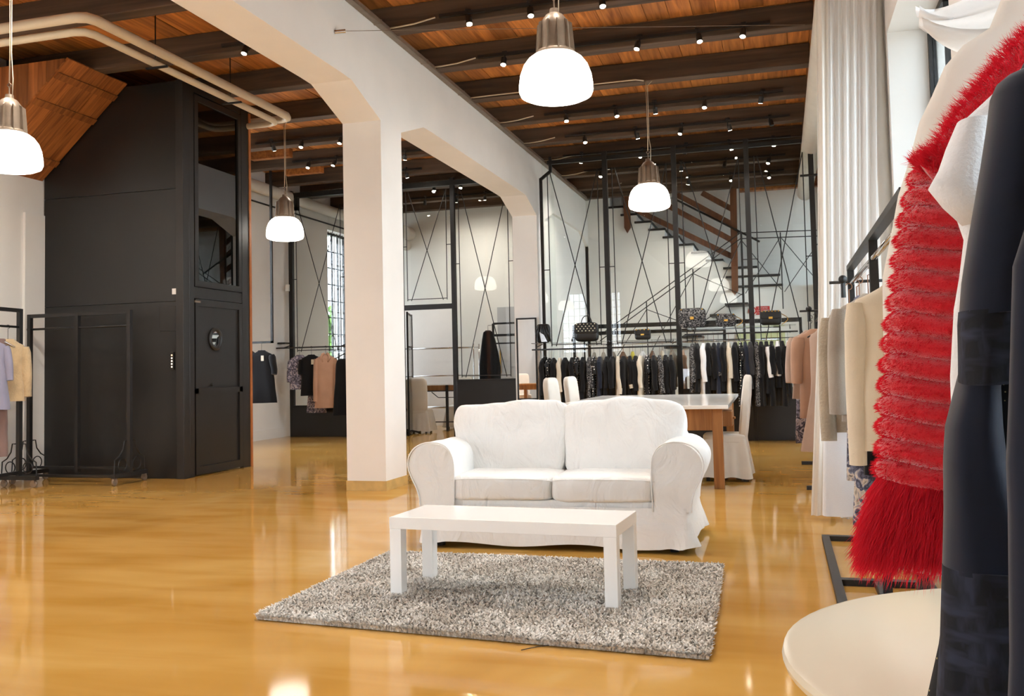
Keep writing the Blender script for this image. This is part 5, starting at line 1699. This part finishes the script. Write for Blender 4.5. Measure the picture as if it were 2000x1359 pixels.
def red_vest():
    Y0 = 1.45
    XC = .40
    t = thing('fur_vest', 'bright red banded fur vest with long fur hem and collar', 'vest', (0, 0, 0))
    rg = np.random.default_rng(5)
    TH = .085
    seam = [(1.492, .249), (1.419, .237), (1.346, .229), (1.273, .22), (1.2, .21), (1.113, .204), (1.0, .20)]
    def wl(z):
        return XC - interp(RED, z) - .006
    n_b = 15
    z_hi, z_lo = 1.545, 1.095
    P, D = [], []
    def panel(phis, zoff, nb, lift):
        hb = (z_hi - z_lo) / n_b
        for i in range(nb):
            zt = z_hi - zoff - hb * i
            zb = zt - hb
            m = MB()
            rows = 9
            vs = []
            for r in range(rows + 1):
                f = r / rows
                z = zt + (zb - zt) * (f * 1.12 - .06)
                w = wl(z)
                bul = math.sin(PI * (.04 + .92 * f)) ** .6
                for a in phis:
                    dip = .018 * math.sin(2 * (a + 1.0)) + .005 * math.sin(5 * a)
                    rr = (bul - 1) * .020 + lift
                    x = XC - (w + rr) * math.copysign(abs(math.cos(a)) ** .8, math.cos(a))
                    y = Y0 - (TH + rr) * math.copysign(abs(math.sin(a)) ** .8, math.sin(a))
                    zz = z + dip * .45
                    nz = mnoise.noise(Vector((x * 30, y * 30, z * 30)))
                    vs.append((x + nz * .002, y + nz * .002, zz))
            nph = len(phis)
            fs = [(r * nph + k, r * nph + k + 1, (r + 1) * nph + k + 1, (r + 1) * nph + k) for r in range(rows) for k in range(nph - 1)]
            m.add(vs, fs).build('fur_band', M['red_fur'], t, True)
            V = np.array(vs).reshape(rows + 1, nph, 3)
            cnt = 1700
            rr_, kk = rg.random(cnt) * rows, rg.random(cnt) * (nph - 1)
            r0, k0 = rr_.astype(int), kk.astype(int)
            fr_, fk = (rr_ - r0)[:, None], (kk - k0)[:, None]
            p = V[r0, k0] * (1 - fr_) * (1 - fk) + V[r0 + 1, k0] * fr_ * (1 - fk) + V[r0, k0 + 1] * (1 - fr_) * fk + V[r0 + 1, k0 + 1] * fr_ * fk
            c = np.array([XC, Y0, 0])
            dd = p - c
            dd[:, 2] = 0
            dd[:, 0] /= .07
            dd[:, 1] /= .007
            dd /= np.linalg.norm(dd, axis=1)[:, None]
            dd[:, 2] = -.25
            P.append(p)
            D.append(dd)
    # left front panel + side + back, then right front panel shifted by half a band
    phis1 = [1.02 - (1.02 + PI) * k / 26 for k in range(27)]
    phis1 = [1.02 - 3.6 * k / 26 for k in range(27)]
    panel(phis1, 0, n_b, 0)
    phis2 = [.98 + 1.9 * k / 14 for k in range(15)]
    panel(phis2, .017, n_b, -.004)
    P_, D_ = np.concatenate(P), np.concatenate(D)
    strands(P_, D_, rg.uniform(.005, .010, len(P_)), rg.uniform(.0004, .0008, len(P_)), M['red_strand'], 'short_fur', t, rg, .25)
    # shoulders (smooth dark red underlayer)
    shell([(1.70, XC - .07, XC + .07, .03, Y0), (1.66, XC - .10, XC + .10, .045, Y0), (1.60, XC - .14, XC + .14, .06, Y0), (1.56, XC - .165, XC + .165, .07, Y0), (1.53, XC - .19, XC + .19, .075, Y0), (1.40, XC - .2, XC + .2, .07, Y0),
           (1.10, XC - .22, XC + .22, .07, Y0), (1.02, XC - .22, XC + .22, .065, Y0)], 30, 2.4, .02, 4, 1).build('lining', M['red_dark'], t, True, 70)
    # collar fur strip from neck to the shoulder point
    cp = [Vector((.40, Y0 - .05, 1.73)), Vector((.345, Y0 - .055, 1.69)), Vector((.30, Y0 - .06, 1.637)), Vector((.265, Y0 - .06, 1.595)), Vector((.235, Y0 - .06, 1.55)), Vector((.205, Y0 - .055, 1.53))]
    MB().tube(cp, [.022, .022, .022, .024, .024, .016], 12).build('collar', M['red_fur'], t, True)
    n = 9000
    f = rg.random(n) * (len(cp) - 1.001)
    i = f.astype(int)
    C_ = np.array([tuple(q) for q in cp])
    base = C_[i] * (1 - (f - i))[:, None] + C_[i + 1] * (f - i)[:, None]
    an = rg.random(n) * 2 * np.pi
    nrm = np.c_[np.cos(an) * -.75, np.sin(an) * .8, np.cos(an) * .62]
    pts = base + nrm * .019
    d = nrm + np.array([-.35, -.1, .25])
    strands(pts, d, rg.uniform(.012, .030, n), rg.uniform(.0004, .0008, n), M['red_strand'], 'collar_fur', t, rg, .35)
    # long fur hem
    lv = []
    for z, k in ((1.10, 1.0), (1.07, 1.0), (1.04, 1.0), (1.01, 1.0), (.99, .98), (.975, .92)):
        w = (XC - interp(RED, z)) * k - .012
        lv.append((z, XC - w, XC + w, .075 * k, Y0))
    shell(lv, 36, 2.3, .02, 5, 2).build('hem_core', M['red_fur'], t, True, 70)
    n = 24000
    zz = 1.105 - .115 * rg.random(n) ** 1.1
    a = rg.random(n) * 2 * np.pi
    w = np.array([XC - interp(RED, float(q)) for q in zz]) - .012
    x = XC - w * np.sign(np.cos(a)) * np.abs(np.cos(a)) ** .85
    y = Y0 - .078 * np.sign(np.sin(a)) * np.abs(np.sin(a)) ** .85
    d = np.c_[-np.cos(a) * .5, -np.sin(a) * .55, np.full(n, -1.0)]
    strands(np.c_[x, y, zz], d, rg.uniform(.026, .046, n), rg.uniform(.0005, .001, n), M['red_strand'], 'hem_fur', t, rg, .22, .35)
    link('hanger', HGS, t).location = (.40, Y0, 1.76)
red_vest()

# cream blouse behind the vest
def near_cloth(name, label, mat, levels, Y, hang=True, xh=.42, fold=.05, part='body', cat='garment', hz=1.80):
    t = thing(name, label, cat, (0, 0, 0), 0, 'clothes on the near right rack')
    shell([(z, a, b, th, Y) for (z, a, b, th) in levels], 36, 2.4, fold, 7, rnd.random() * 9).build(part, mat, t, True, 70)
    if hang:
        link('hanger', HGS, t).location = (xh, Y, hz)
    return t
M['cream_sheer'] = sheer('cream_silk', srgb(244, 238, 230), .4)
near_cloth('silk_blouse', 'cream silk blouse hanging behind the red fur vest', M['cream_sheer'],
           [(1.95, .42, .62, .03), (1.90, .395, .68, .04), (1.848, .375, .72, .05), (1.822, .332, .75, .055), (1.79, .299, .78, .06), (1.74, .273, .80, .06), (1.697, .251, .82, .06), (1.629, .231, .83, .065), (1.571, .208, .84, .065), (1.509, .192, .85, .065), (1.42, .172, .85, .065), (1.3, .17, .85, .065), (1.15, .18, .85, .06)], 1.78, True, .55, .2, 'body', 'blouse', 1.98)
t = thing('white_scarf', 'white voile scarf draped over the top of the near rack', 'scarf', (0, 0, 0))
def sc_fn(u, v):
    # cloth strip from the window head side down to the rack bar
    p0, p1, p2 = Vector((.285, 1.95, 1.945)), Vector((.36, 1.93, 1.86)), Vector((.60, 1.88, 1.98))
    c = p0 * (1 - u) ** 2 + p1 * 2 * u * (1 - u) + p2 * u * u
    off = (v - .5) * (.035 + .16 * u)
    return (c.x + off * .25, c.y + .02 * math.sin(v * 12 + u * 4), c.z - off + .012 * math.sin(v * 18))
MB().grid(sc_fn, 24, 14).build('cloth', M['curtain'], t, True)
near_cloth('jersey_shirt', 'white jersey top with short sleeve between the red vest and the navy dress', M['white_fab'],
           [(1.64, .31, .40, .02), (1.61, .275, .46, .03), (1.587, .252, .48, .035), (1.561, .225, .50, .04), (1.536, .217, .51, .04), (1.507, .213, .52, .04), (1.46, .215, .52, .04), (1.419, .225, .52, .04), (1.374, .216, .52, .04), (1.336, .207, .52, .04), (1.25, .20, .52, .04), (1.1, .20, .52, .04)], 1.27, True, .36, .05, 'body', 'shirt', 1.72)
tw = [o for o in COL.objects if o.name.startswith('jersey_shirt')][0]
shell([(1.565, .222, .262, .03, 1.255), (1.535, .208, .262, .034, 1.255), (1.507, .198, .262, .036, 1.252), (1.485, .186, .262, .036, 1.25), (1.462, .202, .262, .034, 1.25), (1.44, .222, .262, .03, 1.25)], 24, 2.2, .03, 4, 2).build('sleeve', M['white_fab'], tw, True, 70)

# navy dress
SL = [(1.569, .257), (1.56, .237), (1.553, .227), (1.54, .22), (1.51, .214), (1.472, .206), (1.434, .199), (1.396, .192), (1.348, .183), (1.304, .177), (1.247, .174)]
SRr = [(1.57, .30), (1.50, .285), (1.377, .268), (1.345, .258), (1.302, .248), (1.249, .238)]
t = thing('navy_dress', 'long dark navy dress with lace trimmed sleeve at the right edge', 'dress', (0, 0, 0), 0, 'clothes on the near right rack')
Yn = 1.08
zs = [1.567, 1.56, 1.553, 1.54, 1.51, 1.472, 1.434, 1.396, 1.348, 1.315]
shell([(z, interp(SL, z), interp(SRr, z), .03 + .012 * min(1, (1.567 - z) / .05), Yn - .02) for z in zs], 24, 2.2, .03, 4, 2).build('sleeve', M['navy'], t, True, 70)
shell([(z, interp(SL, z) - .001, interp(SRr, z) + .001, .0405, Yn - .02) for z in (1.32, 1.304, 1.28, 1.26, 1.247)], 24, 2.2, .06, 6, 2).build('lace_cuff', M['lace_dark'], t, True, 70, )
BL = [(1.53, .235), (1.45, .225), (1.325, .197), (1.261, .186), (1.228, .174), (1.196, .166), (1.164, .163), (1.11, .16), (1.051, .156), (.977, .151), (.919, .145), (.80, .135)]
BR = [(1.53, .262), (1.45, .255), (1.35, .24), (1.271, .219), (1.228, .217), (1.201, .218), (1.164, .22), (1.111, .231), (1.059, .242), (.977, .26), (.919, .27), (.8, .28)]
shell([(z, interp(BL, z), interp(BR, z), .04, Yn) for z in (1.53, 1.45, 1.38, 1.325, 1.28, 1.24, 1.20, 1.164, 1.11, 1.08, 1.05)], 26, 2.3, .05, 5, 1).build('body', M['navy'], t, True, 70)
shell([(z, interp(BL, z), interp(BR, z), .042, Yn) for z in (1.055, 1.02, .977, .95, .919, .86, .8)], 30, 2.3, .12, 7, 1).build('lace_hem', M['lace_dark'], t, True, 70)
shell([(1.62, .30, .40, .02, Yn), (1.59, .265, .42, .03, Yn), (1.56, .25, .44, .035, Yn), (1.50, .25, .45, .035, Yn), (1.42, .262, .45, .035, Yn), (1.38, .27, .45, .03, Yn)], 24, 2.3, .03, 4, 1).build('yoke', M['navy'], t, True, 70)
link('hanger', HGS, t).location = (.38, Yn, 1.70)
near_cloth('black_dress', 'black crepe dress cut by the right edge of the picture', M['navy'],
           [(1.60, .30, .40, .02), (1.57, .262, .44, .03), (1.50, .245, .46, .035), (1.40, .222, .46, .035), (1.355, .208, .46, .035), (1.298, .204, .46, .035), (1.242, .2, .46, .035), (1.177, .195, .46, .035), (1.13, .194, .46, .036), (1.0, .19, .47, .04), (.85, .18, .48, .045)], .95, True, .38, .04, 'body', 'dress', 1.77)
near_cloth('sequin_skirt', 'black sequinned skirt showing beside the cream table', M['sequin'],
           [(1.30, .20, .42, .03), (1.20, .185, .42, .03), (1.10, .172, .42, .03), (1.048, .165, .42, .03), (1.014, .16, .42, .03), (.957, .152, .42, .03), (.895, .139, .42, .03), (.84, .132, .42, .03)], 1.125, True, .36, .05, 'body', 'skirt', 1.50)

# ------------------------------------------------------------------ trees outside the far left window
def tree(label, x, y, h, r, seed):
    t = thing('garden_tree', label, 'tree', (x, y, -.14), 0, 'trees outside the window')
    MB().tube([(0, 0, 0), (.05, 0, h * .4), (0, .05, h * .7)], [.12, .1, .06], 8).build('trunk', M['bark'], t, True)
    rg = np.random.default_rng(seed)
    n = 2600
    p = rg.normal(0, 1, (n, 3))
    p = p / np.linalg.norm(p, axis=1)[:, None] * (rg.random(n) ** .4)[:, None] * r
    p[:, 2] = p[:, 2] * 1.1 + h * .7
    a, b = rg.normal(0, 1, (n, 3)) * .09, rg.normal(0, 1, (n, 3)) * .09
    V = np.stack([p - a, p + b, p + a, p - b], 1).reshape(-1, 3)
    Fc = np.arange(n)[:, None] * 4 + np.array([0, 1, 2, 3])
    o = np_mesh('foliage', V, Fc, M['leaf'], t)
    o['kind'] = 'stuff'
tree('green tree outside the far left window', -13.4, 25.6, 2.6, 1.5, 1)
tree('lower green shrub tree outside the far left window', -12.6, 29.6, 2.2, 1.3, 2)
